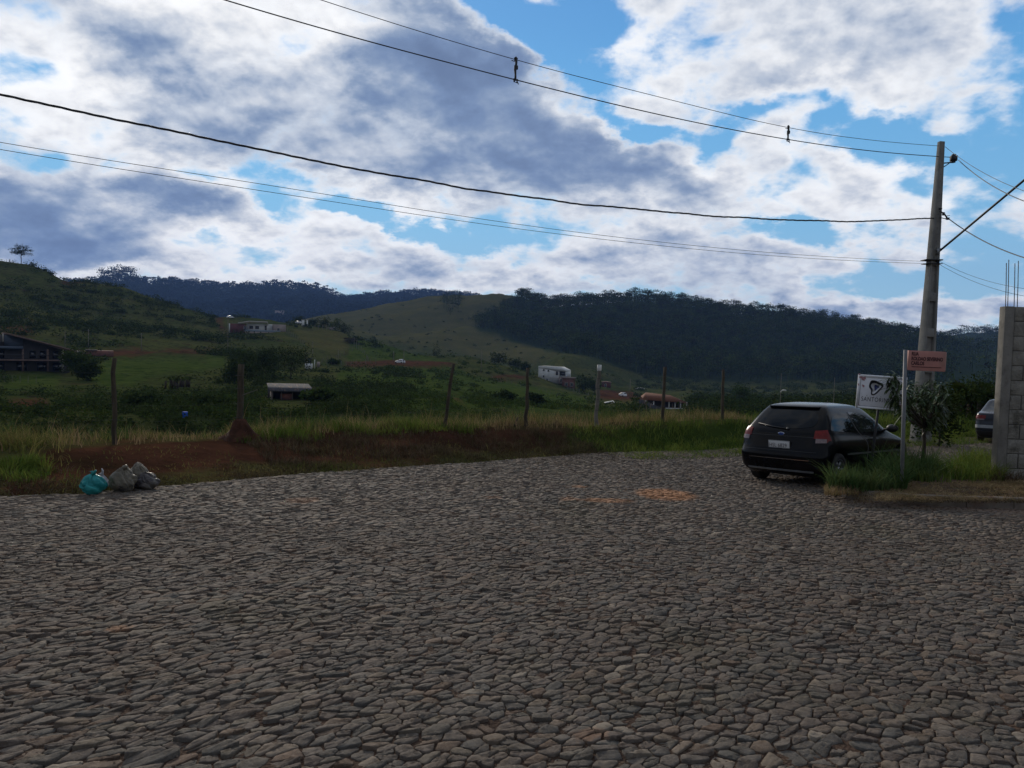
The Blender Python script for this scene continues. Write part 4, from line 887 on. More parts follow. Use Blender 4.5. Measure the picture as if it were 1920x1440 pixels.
# hardware on the pole
def _bolts():
    pass
def hw(name, build, m=M_DARKM, **k):
    b = MB(); build(b); o = b.build(name, m); o.parent = pole1; o.matrix_parent_inverse = pole1.matrix_basis.inverted(); return o
bpy.context.view_layer.update()
def _ins(b):
    P = pt(1788, 297, 24.9); b.box(P, (.17, .15, .17)); b.box(P+[0, 0, .1], (.10, .10, .06)); b.box(P+[-.02, 0, -.11], (.11, .12, .05))
hw('insulator', _ins)
hw('bracket', lambda b: (b.tube([pt(1768, 306, 25), pt(1791, 304, 24.9)], .022, 6), b.tube([pt(1768, 314, 25), pt(1780, 306, 24.95)], .016, 6), b.tube([pt(1789, 296, 24.9), pt(1790, 305, 24.9)], .02, 6)))
hw('clamp', lambda b: (b.tube([pt(1761, 391, 24.9), pt(1766, 391, 24.9)], .03, 6), b.tube([pt(1762, 396, 24.9), pt(1770, 400, 24.8), pt(1776, 409, 24.8)], .025, 6), b.tube([pt(1762, 408, 24.9), pt(1777, 411, 24.8)], .014, 5), b.box(pt(1769, 401, 24.8), (.06, .06, .10)), b.box(pt(1777, 410, 24.8), (.09, .06, .07)), b.tube([pt(1773, 405, 24.8), pt(1781, 404, 24.8)], .010, 5)))
hw('strap', lambda b: (b.box(pt(1747, 488, 25), (.52, .40, .035)), b.box(pt(1758, 490, 24.9), (.07, .07, .12)), b.box(pt(1735, 488, 24.9), (.07, .07, .06)), b.box(pt(1747, 495, 25), (.50, .38, .02))))
# street lamp on a long arm fixed to the pole
lamp = empty('street_lamp', tuple(pt(1760, 475, 24.9)), 0, 'long steel lamp arm reaching up right from the utility pole', 'street lamp')
la = MB(); A = pt(1760, 472, 24.9); Bq = pt(1920, 338, 21.5); E = A+(Bq-A)*1.25; O = np.array(pt(1760, 475, 24.9)); la.tube([A-O, Bq-O, E-O, E-O+(Bq-A)*.12+[0, 0, -.12]], .034, 10); la.build('arm', M_DARKM, lamp, True)
la = MB(); la.hexa(np.array([pt(1756, 466, 24.95), pt(1767, 465, 24.95), pt(1767, 465, 24.8), pt(1756, 466, 24.8), pt(1758, 478, 24.95), pt(1760, 478, 24.95), pt(1760, 478, 24.8), pt(1758, 478, 24.8)])-O); la.build('arm_bracket', M_STEEL, lamp)
la = MB(); d_ = (Bq-A)/np.linalg.norm(Bq-A); H0 = E-O+(Bq-A)*.12+[0, 0, -.12]; la.tube([H0, H0+d_*.15, H0+d_*.5, H0+d_*.62], [.05, .10, .11, .04], 12); la.build('lamp_head', M_STEEL, lamp, True)
# spacers
def spacer(px, d_info, info2, label):
    def at(info):
        ls, zs, O = info; v = ray(px, 200); n = np.array([UW[1], -UW[0], 0]); t = np.dot(O-CN, n)/np.dot(v, n); l = np.dot(CN+v*t-O, UW); return l
    l = at(i1); O = i1[2]
    def zat(W): ll = (W-O)@UW; o = np.argsort(ll); return float(np.interp(l, ll[o], W[o, 2]))
    p1 = O+UW*l; p1 = np.array([p1[0], p1[1], zat(W1)]); p2 = np.array([p1[0], p1[1], zat(W2)]); h = p1[2]-p2[2]
    root = empty('cable_spacer', tuple(p2), math.radians(28), label, 'cable spacer', 'insulating spacers between the top two cables')
    b = MB(); b.tube([(0, 0, h+.05), (.012, 0, h*.8), (-.012, 0, h*.5), (.0, 0, h*.25), (0, 0, -.02)], [.026, .028, .032, .024, .03], 8); b.box((.01, 0, h*.62), (.085, .05, .09), M=None); b.build('body', M_DARKM, root, bevel=.008)
    b = MB(); b.tube([(-.03, 0, h-.03), (-.035, 0, h+.03), (.0, 0, h+.06), (.035, 0, h+.03), (.03, 0, h-.05)], .016, 6); b.tube([(-.03, 0, h-.045), (-.11, 0, h-.035)], .009, 6); b.build('hook', M_DARKM, root)
    b = MB(); b.tube([(-.04, 0, .02), (-.03, 0, -.05), (.04, 0, -.06), (.05, 0, .02)], .018, 6); b.tube([(.04, 0, -.02), (.085, 0, -.09)], .010, 6); b.build('clamp', M_DARKM, root)
spacer(965, i1, i2, 'spacer between the top cables above the bare pasture hill'); spacer(1480, i1, i2, 'spacer between the top cables nearer the utility pole')

# ------------------------------------------------------------------ corner plot with kerb, wall and signs
M_KERB = mat('kerb_stone', (.14, .115, .095), (.19, .16, .13), 4, .9, .01, 20, c3=(.12, .062, .040), s3=1.5)
M_SOIL = mat('plot_soil', (.060, .036, .024), (.095, .055, .036), 3, .95, .03, 10, c3=(.055, .055, .028), s3=1.2)
kc = [on_road(px, py) for px, py in ((1583, 921), (1586, 933), (1640, 941), (1700, 947), (1800, 951), (1920, 954), (2150, 962), (2500, 985))]
back = np.array([(5.22, 12.25), (5.75, 12.75), (6.6, 13.35), (7.6, 14.25), (8.6, 15.2), (9.8, 16.9), (11.2, 18.6), (13.5, 20.3), (17.5, 22.0)])
PZ = .15
def plot_z(x, y): return plane_z(y)+PZ+.0*x
front = np.array([(p[0], p[1]) for p in kc]); bk = np.array([(p[0], p[1]) for p in back])
nu = 120; u = np.linspace(0, 1, nu)
def resample(P, n): s = np.concatenate([[0], np.cumsum(np.linalg.norm(np.diff(P, axis=0), axis=1))]); t = np.linspace(0, s[-1], n); return np.stack([np.interp(t, s, P[:, k]) for k in (0, 1)], -1)
f2 = resample(front, nu); b2 = resample(bk, nu); G = []
for t in np.linspace(0, 1, 60):
    q = f2*(1-t)+b2*t; z = plane_z(q[:, 1])+PZ*min(1, 6*(1-t))+fbm(q[:, 0]*1.2, q[:, 1]*1.2, 4)*.04*min(1, t*8)*min(1, 8*(1-t))+min(t, .3)*.25*min(1, 4*(1-t)); G.append(np.concatenate([q, z[:, None]], 1))
G = np.array(G); b = MB(); b.grid(G); b.grid(np.stack([np.concatenate([b2, (plane_z(b2[:, 1])-.2)[:, None]], 1), G[-1]]))
tag(b.build('corner_ground', M_SOIL, smooth=True), kind='structure')
PLOT_G = G.reshape(-1, 3)
def pz(x, y):
    d = (PLOT_G[:, 0]-x)**2+(PLOT_G[:, 1]-y)**2; return float(PLOT_G[np.argmin(d), 2])
def pzv(q): return np.array([pz(a, c) for a, c in q])
def phit(px, py):                         # pixel -> point on the plot
    v = ray(px, py); d = 12.5
    for _ in range(8): P = CN+v*(d/v[1]); z = pz(P[0], P[1]); d = d*(1.6-z)/max(1.6-P[2], .1)
    P = CN+v*(d/v[1]); P[2] = pz(P[0], P[1]); return P
ks = resample(front, 400); kt = np.gradient(ks, axis=0); kt /= np.linalg.norm(kt, axis=1)[:, None]; kn = np.stack([kt[:, 1], -kt[:, 0]], -1)
kb = MB(); sl = np.concatenate([[0], np.cumsum(np.linalg.norm(np.diff(ks, axis=0), axis=1))]); r = np.random.RandomState(4); s0 = 0
while s0 < sl[-1]-.1:
    s1 = min(s0+r.uniform(.55, .95), sl[-1]); t = np.linspace(s0+.006, s1-.006, 6); cx = np.interp(t, sl, ks[:, 0]); cy = np.interp(t, sl, ks[:, 1]); nx_ = np.interp(t, sl, kn[:, 0]); ny_ = np.interp(t, sl, kn[:, 1]); w = .11; dz = r.uniform(-.012, .012)
    jit = lambda: r.normal(0, .006, 6)
    z = plane_z(cy); A = [np.stack([cx+nx_*(w+jit()), cy+ny_*w, z-.05], -1), np.stack([cx+nx_*(w-.006+jit()*.6), cy+ny_*(w-.006), z+PZ-.02+dz], -1), np.stack([cx+nx_*(w-.03), cy+ny_*(w-.03), z+PZ+.012+dz+jit()*.6], -1), np.stack([cx-nx_*.015, cy-ny_*.015, z+PZ+.010+dz+jit()*.5], -1), np.stack([cx-nx_*.02, cy-ny_*.02, z-.05], -1)]
    Gk = np.array(A); kb.grid(Gk); 
    for e in (0, -1): kb.add(Gk[:, e], [[0, 1, 2, 3, 4]])
    s0 = s1
kerb = kb.build('kerb', M_KERB); tag(kerb, kind='structure')

# block wall
M_BLOCK = mat('concrete_block', (.18, .168, .142), (.26, .245, .21), 5, .95, .03, 22, c3=(.075, .070, .056), s3=2.2, spec=0)
M_MORTAR = mat('mortar', (.085, .08, .07), (.12, .11, .098), 8, .95, .01, 30)
M_COLUMN = mat('cast_column', (.15, .14, .122), (.22, .205, .178), 2, .95, .012, 18, c3=(.105, .098, .085), s3=2.5)
M_REBAR = mat('rebar', (.055, .045, .045), (.085, .06, .05), 12, .8)
WD = 13.4; WL = pt(1868, 878, WD); WT = pt(1881, 574, WD); wz0 = pz(WL[0], WL[1])-.1; wz1 = WT[2]; WX = WL[0]
wall = empty('block_wall', (WX, WD, wz0), math.radians(-4), 'bare grey concrete block wall at the right edge of the corner plot', 'wall')
ch = (wz1-wz0)/12; b = MB(); mb_ = MB(); cw = .16
b_ = MB(); b_.box((cw/2, .09, (wz1-wz0)/2), (cw, .19, wz1-wz0)); b_.build('column', M_COLUMN, wall, bevel=.012)
r = np.random.RandomState(9)
for k in range(12):
    z = k*ch; x = cw+.004-(0.20 if k % 2 else 0)
    while x < 4.2:
        x0 = max(x, cw+.004); x1 = x+.40
        if x1-x0 > .05: j = r.normal(0, .003, 3); b.box(((x0+x1)/2, .085+j[0], z+ch/2), (x1-x0-.014, .14, ch-.014+j[1]))
        x = x1+.004
wb = b.build('block_courses', M_BLOCK, wall, bevel=.006)
mb_.box((cw/2+2.1, .088, (wz1-wz0)/2), (4.2-cw*.0, .118, wz1-wz0-.01)); mb_.build('mortar', M_MORTAR, wall)
# faint red brush strokes on the blocks
M_REDP = mat('red_paint_mark', (.16, .035, .03), (.12, .06, .05), 20, .9)
b = MB(); r = np.random.RandomState(2)
for (x, z) in ((.55, 1.66), (.60, 1.60), (.48, 1.58), (.63, 1.52), (.80, 1.42), (.84, 1.36), (.74, 1.15), (.78, 1.10), (.58, 1.75)):
    b.box((x, .0105, z), (.012, .004, .07), M=None); b.box((x+.03, .0105, z+.02), (.05, .004, .012))
b.build('paint_mark', M_REDP, wall)
for k, (px, top, dd) in enumerate(((1886, 493, 0), (1890, 487, .14), (1902, 494, 0.02), (1908, 489, .15))):
    b = MB(); P = pt(px, 574, WD+.05+dd); T = pt(px+ (1.5 if k % 2 else 1), top, WD+.05+dd); O = np.array([WX, WD, wz0]); b.tube([P-[0, 0, .2], (P+T)/2, T], .0065, 6)
    o = b.build('reinforcing_rod', M_REBAR); o.parent = wall; bpy.context.view_layer.update(); o.matrix_parent_inverse = (Matrix.Translation(O) @ Matrix.Rotation(math.radians(-4), 4, 'Z')).inverted()

def text_mesh(name, s, size, m, parent, loc, rot, align='LEFT', extrude=.0015, xs=1.0, sp=1.0, bold=0):
    cu = bpy.data.curves.new(name, 'FONT'); cu.body = s; cu.size = size; cu.extrude = extrude; cu.offset = bold; cu.align_x = align; cu.space_character = sp
    o = bpy.data.objects.new(name, cu); COL.objects.link(o); bpy.context.view_layer.update()
    me = bpy.data.meshes.new_from_object(o.evaluated_get(bpy.context.evaluated_depsgraph_get())); bpy.data.objects.remove(o)
    me.materials.clear(); me.materials.append(m); o = bpy.data.objects.new(name, me); COL.objects.link(o); o.parent = parent; o.location = loc; o.rotation_euler = rot; o.scale = (xs, 1, 1); return o
M_POSTG = mat('dull_grey_post', (.10, .105, .11), (.14, .145, .15), 6, .6)
# street name sign
M_PINK = mat('faded_pink_paint', (.42, .185, .15), (.36, .16, .135), 5, .7, c3=(.30, .15, .12), s3=3)
M_PINKL = mat('faded_red_lettering', (.06, .018, .020), rough=.8)
SB = phit(1691, 917); SB = np.array([SB[0], SB[1], SB[2]]); ST = pt(1698, 656, SB[1]); sd_ = SB[1]; hS = ST[2]-SB[2]
sign = empty('street_sign', tuple(SB), 0, 'pink street name sign on a slim grey post at the kerb corner', 'street sign')
b = MB(); b.tube([(0, 0, -.2), (ST[0]-SB[0], 0, hS)], .028, 12); b.build('post', M_POSTG, sign, True)
X0 = pt(1703, 657, sd_)[0]-SB[0]; X1 = pt(1764, 661, sd_)[0]-SB[0]; Z1 = pt(1703, 657, sd_)[2]-SB[2]; Z0 = pt(1703, 694, sd_)[2]-SB[2]; sw = X1-X0; shh = Z1-Z0
Mtilt = Matrix.Rotation(math.radians(1.0), 3, 'Y') @ Matrix.Rotation(math.radians(-14), 3, 'Z')
pl = empty('sign_board', (X0, 0, (Z0+Z1)/2)); pl.parent = sign; pl.rotation_euler = Mtilt.to_euler(); 
b = MB(); wdt = sw/math.cos(math.radians(14)); b.hexa([(0, -.03, -shh/2), (wdt, -.03, -shh/2), (wdt+.05, .12, -shh/2+.01), (0, .05, -shh/2), (0, -.03, shh/2), (wdt, -.03, shh/2), (wdt+.05, .12, shh/2-.01), (0, .05, shh/2)]); b.build('board', M_PINK, pl, bevel=.004)
for s, z in (('RUA', .26), ('ROLDAO SEVERINO', .02), ('CARLOS', -.21)):
    text_mesh('lettering', s, shh*.245, M_PINKL, pl, (wdt*.08, -.0325, z*shh), (math.pi/2, 0, 0), xs=.66, extrude=.001, bold=.0035)
b = MB(); b.box((wdt*.50, -.0325, -shh*.31), (wdt*.80, .003, shh*.035)); b.build('underline', M_PINKL, pl)
# white board on a dark post
M_BOARD = mat('white_sign_face', (.66, .67, .70), (.58, .59, .62), 3, .6)
M_BORD = mat('sign_trim', (.66, .67, .68), rough=.6); M_INK = mat('dark_ink', (.018, .018, .024), rough=.7); M_BLUEI = mat('blue_ink', (.03, .04, .14), rough=.7); M_RUST = mat('rust_spot', (.30, .15, .16), (.40, .26, .27), 14, .9); M_GREYI = mat('grey_ink', (.12, .12, .13), rough=.7)
BD = 13.35; C0 = pt(1608, 703, BD); C1 = pt(1700, 709, BD-.25); C2 = pt(1606, 766, BD); bw = math.hypot(C1[0]-C0[0], .25); bh = C0[2]-C2[2]
ang = math.atan2(C1[1]-C0[1], C1[0]-C0[0]); PBd = np.array([(C0[0]+C1[0])/2, BD-.125]); gz = pz(PBd[0], PBd[1])
board = empty('sign_board', (PBd[0], PBd[1], gz), ang, 'white advertising board with a rock shaped emblem behind the small tree', 'sign'); board.name = 'advertising_board'
zc = (C0[2]+C2[2])/2-gz; fc = empty('panel', (0, 0, zc)); fc.parent = board; fc.rotation_euler = (0, math.radians(2.2), 0)
b = MB(); b.box((0, 0, 0), (bw, .03, bh)); b.build('face', M_BOARD, fc, bevel=.003)
b = MB()
for a in (-1, 1): b.box((a*(bw/2-.018), -.0175, 0), (.03, .006, bh)); b.box((0, -.0175, a*(bh/2-.018)), (bw-.066, .006, .03))
b.build('trim', M_BORD, fc)
b = MB()
for a in (-1, 1): b.box((a*(bw/2-.045), -.017, 0), (.006, .003, bh-.09)); b.box((0, -.0165, a*(bh/2-.045)), (bw-.1, .003, .005))
b.build('border_line', M_GREYI, fc)
b = MB(); b.tube([(-.06, .035, -1.6), (.0, .035, bh*.3)], .022, 10); b.build('post', M_DARKM, fc)
text_mesh('lettering', 'SANTORINI', .105, M_INK, fc, (-bw*.40, -.0168, -bh*.275), (math.pi/2, 0, 0), xs=.72, sp=1.15, extrude=.001)
for k_, ch_ in enumerate('VILLA'): text_mesh('lettering', ch_, .032, M_GREYI, fc, (-bw*.30+k_*.055, -.0168, -bh*.135), (math.pi/2, 0, 0), xs=1, extrude=.001)
def blob(pts, m, y, name):
    # closed smooth outline, filled
    P = np.array(pts, float); n = len(P); t = np.linspace(0, n, n*8, endpoint=False); i = t.astype(int); f = (t-i)[:, None]
    g = lambda k: P[(i+k) % n]; Q = .5*((2*g(0))+(-g(-1)+g(1))*f+(2*g(-1)-5*g(0)+4*g(1)-g(2))*f**2+(-g(-1)+3*g(0)-3*g(1)+g(2))*f**3)
    V = np.concatenate([np.stack([Q[:, 0], 0*Q[:, 0]+y, Q[:, 1]], -1), np.stack([Q[:, 0], 0*Q[:, 0]+y+.003, Q[:, 1]], -1)]); m_ = len(Q); bb = MB(); k = np.arange(m_)
    bb.add(V, k[None], (k[::-1]+m_)[None], np.stack([k, (k+1) % m_, (k+1) % m_+m_, k+m_], -1)); return bb.build(name, m, fc)
ex, ez = -bw*.13, bh*.14; S_ = .125
blob([(ex+S_*a, ez+S_*c) for a, c in ((-.75, .55), (-.55, .95), (.0, .95), (.45, .75), (.85, .60), (1.0, .25), (.75, -.15), (.35, -.7), (-.05, -1.05), (-.45, -1.0), (-.5, -.45), (-.8, .05))], M_INK, -.0185, 'emblem')
blob([(ex+S_*a, ez+S_*c) for a, c in ((-.45, .5), (-.1, .62), (.4, .45), (.75, .25), (.55, -.1), (.2, -.55), (-.1, -.85), (-.35, -.8), (-.3, -.3), (-.55, .15))], M_BOARD, -.0205, 'emblem')
blob([(ex+S_*a, ez+S_*c) for a, c in ((-.1, .35), (.25, .3), (.5, .1), (.3, -.1), (.0, -.45), (-.1, -.1))], M_BLUEI, -.0225, 'emblem')
r = np.random.RandomState(8)
for (cx, cz, s) in ((-.44, .43, .03), (-.40, .39, .035), (-.38, .36, .02), (-.37, .18, .022), (-.47, .20, .018), (.40, -.34, .03), (-.44, -.40, .012)):
    b = MB()
    for k in range(4): th_ = np.linspace(0, 6.28, 9)[:-1]; q = s*r.uniform(.3, .8, 8); X = cx*bw+r.normal(0, s*.5); Z = cz*bh+r.normal(0, s*.5); b.add(np.stack([X+q*np.cos(th_), np.full(8, -.0215-.0006*k), Z+q*np.sin(th_)], -1), np.arange(8)[None])
    b.build('rust_stain', M_RUST, fc)

# plants of the corner plot
def ppts(n, px0, px1, py0, py1, seed, clump=.8, shape=None):
    r = np.random.RandomState(seed); out = []
    A = [phit(px, py) for px, py in ((px0, py1), (px1, py1), (px1, py0), (px0, py0))]
    A = np.array(A); u_, v_ = r.rand(n*2), r.rand(n*2)
    q = (A[0]*(1-u_)[:, None]+A[1]*u_[:, None])*(1-v_)[:, None]+(A[3]*(1-u_)[:, None]+A[2]*u_[:, None])*v_[:, None]
    k = fbm(q[:, 0]*1.6+seed, q[:, 1]*1.6, 3)+.5 > r.rand(n*2)*clump; k &= (q[:, 0]-5.22)*.669-(q[:, 1]-12.7)*.743 > .10; q = q[k][:n]; q[:, 2] = pzv(q[:, :2]); return q
blades(ppts(3200, 1555, 1700, 885, 922, 1, .7), .44, .012, .75, M_GRASS_D, 'lush_grass_clump', 'tall lush dark green grass beside the black car', seed=51)
blades(ppts(500, 1545, 1610, 908, 930, 13, .6), .12, .006, .9, M_GRASS_S, 'lush_grass_clump', 'mixed dry grass at the pointed end of the plot', seed=63)
blades(ppts(2600, 1640, 1760, 862, 905, 2, .8), .54, .011, .7, M_GRASS_D, 'lush_grass_clump', 'dense tall grass under the small tree', seed=52)
blades(ppts(1800, 1690, 1880, 868, 905, 3, .8), .36, .008, .8, M_GRASS_G, 'plot_grass', 'green grass between the small tree and the block wall', seed=53)
blades(ppts(5000, 1640, 1935, 905, 940, 4, .8), .13, .005, 1.6, M_GRASS_S, 'cut_dry_grass', 'flattened brown hay lying behind the kerb', seed=54, up=.5)
blades(ppts(3000, 1600, 1935, 915, 944, 5, .8), .09, .005, 1.6, M_GRASS_B, 'cut_dry_grass', 'reddish dead grass trailing over the kerb', seed=55, up=.5)
blades(ppts(1500, 1850, 1935, 878, 905, 6, .5), .22, .006, .9, M_GRASS_B, 'dead_stalks', 'brown dead weeds at the foot of the block wall', seed=56)
# small tree with slender leaves in drooping rosettes
TB = phit(1733, 905); TB = np.array([pt(1733, 862, 14.6)[0], 14.6, 0]); TB[2] = pz(TB[0], TB[1])
root = empty('small_tree', tuple(TB), 0, 'small tree with slender drooping leaves between the two signs and the pole', 'tree')
def Tl(px, py, d=14.6): return pt(px, py, d)-TB
br = MB(); fork = Tl(1732, 802); br.tube([(0, 0, -.1), Tl(1731, 860), Tl(1733, 830), fork], [.045, .04, .036, .034], 8)
tips = []
rr_ = np.random.RandomState(5)
for (px, py, d) in [(1668, 714, 12.95), (1676, 730, 12.95), (1682, 745, 12.95), (1676, 708, 12.95), (1684, 760, 12.95), (1705, 730, 14.5), (1696, 765, 14.3), (1718, 722, 14.7), (1735, 722, 15.0), (1752, 718, 14.9), (1765, 722, 14.6), (1770, 740, 14.5), (1745, 742, 14.3), (1722, 750, 14.2), (1760, 765, 14.6), (1740, 772, 15.0), (1712, 775, 14.6), (1775, 770, 15.0), (1752, 790, 14.5), (1728, 735, 14.4), (1700, 752, 15), (1770, 752, 15.2), (1756, 735, 15.1), (1678, 748, 12.95), (1683, 720, 12.95)]:
    T = Tl(px, py, d); mid = fork*.45+T*.55+np.array([0, 0, -.03])+rr_.normal(0, .03, 3); br.tube([fork, mid, T], [.020, .013, .006], 6); tips.append(T)
    tips.append((mid+T)/2)
br.build('trunk', M_BARK, root, True)
lf = MB()
for T in tips:
    for k in range(25):
        a = rr_.rand()*6.28; el_ = rr_.uniform(-.9, .7); Lf = rr_.uniform(.10, .21); d0 = np.array([math.cos(a)*math.cos(el_), math.sin(a)*math.cos(el_), math.sin(el_)]); s = T+rr_.normal(0, .045, 3)
        t = np.linspace(0, 1, 4); P = s+d0*Lf*t[:, None]; P[:, 2] -= .07*t**2; sd = np.cross(d0, [0, 0, 1]); sd /= np.linalg.norm(sd)+1e-9; w = .019*np.array([.4, 1, .8, .05]); lf.grid(np.stack([P-sd*w[:, None], P+[0, 0, -.004], P+sd*w[:, None]], 1))
lf.build('foliage', M_LEAF_P, root)
# bush and bananas behind, by the pole
P = pt(1762, 812, 23.5); tree('dense_bush', (P[0], P[1], Hs(P[0], P[1])), 1.75, 1.5, M_LEAF_D, 'dark dense bush right of the small tree, in front of the pole foot', 'bush', seed=77, zc=.55, rz=.5, ncl=40, nlf=40, leaf=.12, flat=0)
for px, d, h, lb in ((1818, 33, 2.4, 'broad leaved plants growing behind the pole, left clump'), (1845, 34, 2.6, 'broad leaved plants above the roof of the parked sedan'), (1868, 33, 2.5, 'broad leaved clump partly hidden by the block wall'), (1890, 35, 2.6, 'broad leaved clump beyond the wall column')):
    P = pt(px, 780, d); banana((P[0], P[1], Hs(P[0], P[1])), h, 22, M_LEAF_M, lb, int(px), 'broadleaf_plant')
P = pt(1840, 800, 32); tree('dense_bush', (P[0], P[1], Hs(P[0], P[1])), 2.0, 3.4, M_LEAF_D, 'wide dark hedge like bush behind the grey sedan', 'bush', seed=78, zc=.5, rz=.5, ncl=50, nlf=44, leaf=.14, flat=0)
# weed in front of the wall
WB = phit(1903, 896); r = np.random.RandomState(14); m = MB(); st = MB(); root = empty('tall_weed', tuple(WB), 0, 'tall thin weed with small leaves in front of the block wall', 'weed')
for (dx, h, ln) in ((0, .80, .03), (.10, .62, .12), (-.07, .55, -.08), (.16, .45, .06)):
    st.tube([(dx*.3, 0, -.05), (dx*.6+ln*.3, 0, h*.5), (dx+ln, 0, h)], [.006, .004, .002], 5); n = 40; t = r.rand(n); C = np.stack([dx*.3+(dx*.7+ln)*t, 0*t, h*t], -1)+r.normal(0, .035, (n, 3)); v, q = leaf_quads(C, .075, aspect=.22, droop=0, r=r); m.add(v, q)
m.build('foliage', M_LEAF_P, root); st.build('stem', M_BARK, root)
b = MB(); P0 = pt(1868, 700, 13.2); P1 = pt(1857, 688, 13.2); b.tube([P0, P1], .006, 5); tag(b.build('thin_stick', M_POSTC), 'thin pale stick poking out left of the wall column', 'stick')
# ------------------------------------------------------------------ cars
def paint(name, c, rough=.2, metal=.0, coat=.05):
    m = bpy.data.materials.new(name); m.use_nodes = True; t = NT(m.node_tree); b = t.n['Principled BSDF']; tc = t.new('ShaderNodeTexCoord')
    d = t.noise(tc.outputs['Object'], 3.5, 6, .7); sp = t.new('ShaderNodeSeparateXYZ'); t.put(sp.inputs[0], tc.outputs['Object'])
    dust = t.math('MULTIPLY', t.sstep(sp.outputs[2], .15, .55, 1, 0), t.sstep(d, .3, .7))
    t.put(b.inputs['Base Color'], t.mix(t.math('MULTIPLY', dust, .12), c, (.12, .085, .065))); t.put(b.inputs['Roughness'], t.math('MULTIPLY_ADD', dust, .4, rough))
    b.inputs['Metallic'].default_value = metal; b.inputs['Coat Weight'].default_value = coat; b.inputs['Coat Roughness'].default_value = .05; b.inputs['Specular IOR Level'].default_value = .12; return m
M_BLACK = paint('black_car_paint', (.003, .003, .004)); M_GREYC = paint('grey_car_paint', (.030, .033, .040), metal=.3); M_WHITEC = paint('white_car_paint', (.60, .60, .61))
M_GLASS = mat('dark_tinted_glass', (.006, .007, .008), rough=.04, spec=.15); M_GLASSL = mat('lighter_glass', (.016, .019, .020), rough=.05, spec=.35)
M_RUB = mat('black_rubber', (.012, .012, .012), (.03, .026, .023), 12, .85); M_PLAST = mat('black_plastic', (.010, .010, .011), rough=.5)
M_RED = mat('red_lamp_lens', (.16, .008, .006), (.10, .007, .005), 30, .25, spec=.25); M_CLEAR = mat('clear_lamp_lens', (.20, .15, .15), (.14, .10, .10), 30, .2, spec=.4); M_ORG = mat('orange_lens', (.5, .16, .1), rough=.15, coat=1)
M_PLATE = mat('plate_white', (.50, .50, .50), rough=.5); M_RIM = mat('wheel_silver', (.25, .25, .27), rough=.35, metal=.8); M_CHROME = mat('chrome', (.55, .56, .58), rough=.12, metal=1); M_BLUEO = mat('blue_emblem', (.02, .05, .20), rough=.2, coat=1)
class CarShape:
    def __init__(s, tab):
        T = np.array(tab, float); s.zs = T[:, 0]; s.T = T
    def prof(s, z):
        # smooth monotone-ish interpolation of the section table
        out = []
        for c in (1, 2, 3):
            v = np.interp(z, s.zs, s.T[:, c]); a = np.interp(z-.018, s.zs, s.T[:, c]); b = np.interp(z+.018, s.zs, s.T[:, c]); out.append((a+2*v+b)/4)
        return out
    def P(s, u, z):
        """u in [-1,1]: 0 rear centre, +-1 front centre (+ = left side); z height"""
        u = np.asarray(u, float); z = np.asarray(z, float); u, z = np.broadcast_arrays(u, z); xr, xf, w = s.prof(z); a = np.abs(u); L = xf-xr
        k = np.minimum(1.0, L/3.2)
        ks = np.array([0, .10, .18, .24, .29, .34, .50, .66, .74, .80, .88, 1.0])
        ox = [0, .010, .035, .085, .17, .34, None, None, None, None, None, None]
        wy = np.array([0, .42, .72, .89, .965, .995, 1.0, .985, .93, .82, .50, 0])
        X = np.stack([xr+0*k, xr+.010*k, xr+.035*k, xr+.085*k, xr+.17*k, xr+.34*k, (xr+xf)/2, xf-.42*k, xf-.22*k, xf-.12*k, xf-.04*k, xf+0*k], -1)
        sh = X.shape[:-1]; Xf = X.reshape(-1, 12); af = a.reshape(-1)
        def ip(A):   # catmull-rom along u
            i = np.clip(np.searchsorted(ks, af, 'right')-1, 0, 10); t = (af-ks[i])/(ks[i+1]-ks[i]); r = np.arange(len(af))
            p0 = A[r, np.maximum(i-1, 0)]; p1 = A[r, i]; p2 = A[r, i+1]; p3 = A[r, np.minimum(i+2, 11)]
            h0 = ks[i+1]-ks[np.maximum(i-1, 0)]; h1 = ks[np.minimum(i+2, 11)]-ks[i]; h = ks[i+1]-ks[i]
            m1 = (p2-p0)/h0*h; m2 = (p3-p1)/h1*h
            return p1*(2*t**3-3*t**2+1)+m1*(t**3-2*t**2+t)+p2*(-2*t**3+3*t**2)+m2*(t**3-t**2)
        x = ip(Xf).reshape(sh); y = ip(np.broadcast_to(wy, Xf.shape)).reshape(sh)*w*np.sign(u); return np.stack([x, y, z], -1)
    def N(s, u, z):
        e = 1e-3; du = s.P(u+e, z)-s.P(u-e, z); dz = s.P(u, z+e)-s.P(u, z-e); n = np.cross(du, dz); n /= np.linalg.norm(n, axis=-1)[..., None]+1e-12
        c = s.P(u, z)-np.array([0, 0, .6]); f = np.sign((n*c).sum(-1)); return n*f[..., None]
    def patch(s, u0, u1, z0, z1, off=.004, nu=14, nz=10, fu=None, fz=None):
        """a thin shell lying on the body; fu/fz bend its outline"""
        a, b_ = np.meshgrid(np.linspace(0, 1, nu), np.linspace(0, 1, nz), indexing='ij')
        u = u0+(u1-u0)*a; z = z0+(z1-z0)*b_
        if fu: u = fu(a, b_)
        if fz: z = fz(a, b_)
        P = s.P(u, z)+s.N(u, z)*off; B = s.P(u, z)-s.N(u, z)*.006
        m = MB(); m.grid(P)
        rim = lambda G: np.concatenate([G[:, 0], G[-1, 1:], G[-2::-1, -1], G[0, -2:0:-1]])
        r1, r2 = rim(P), rim(B); n = len(r1); i = np.arange(n); m.add(np.concatenate([r1, r2]), np.stack([i, (i+1) % n, (i+1) % n+n, i+n], -1)); return m
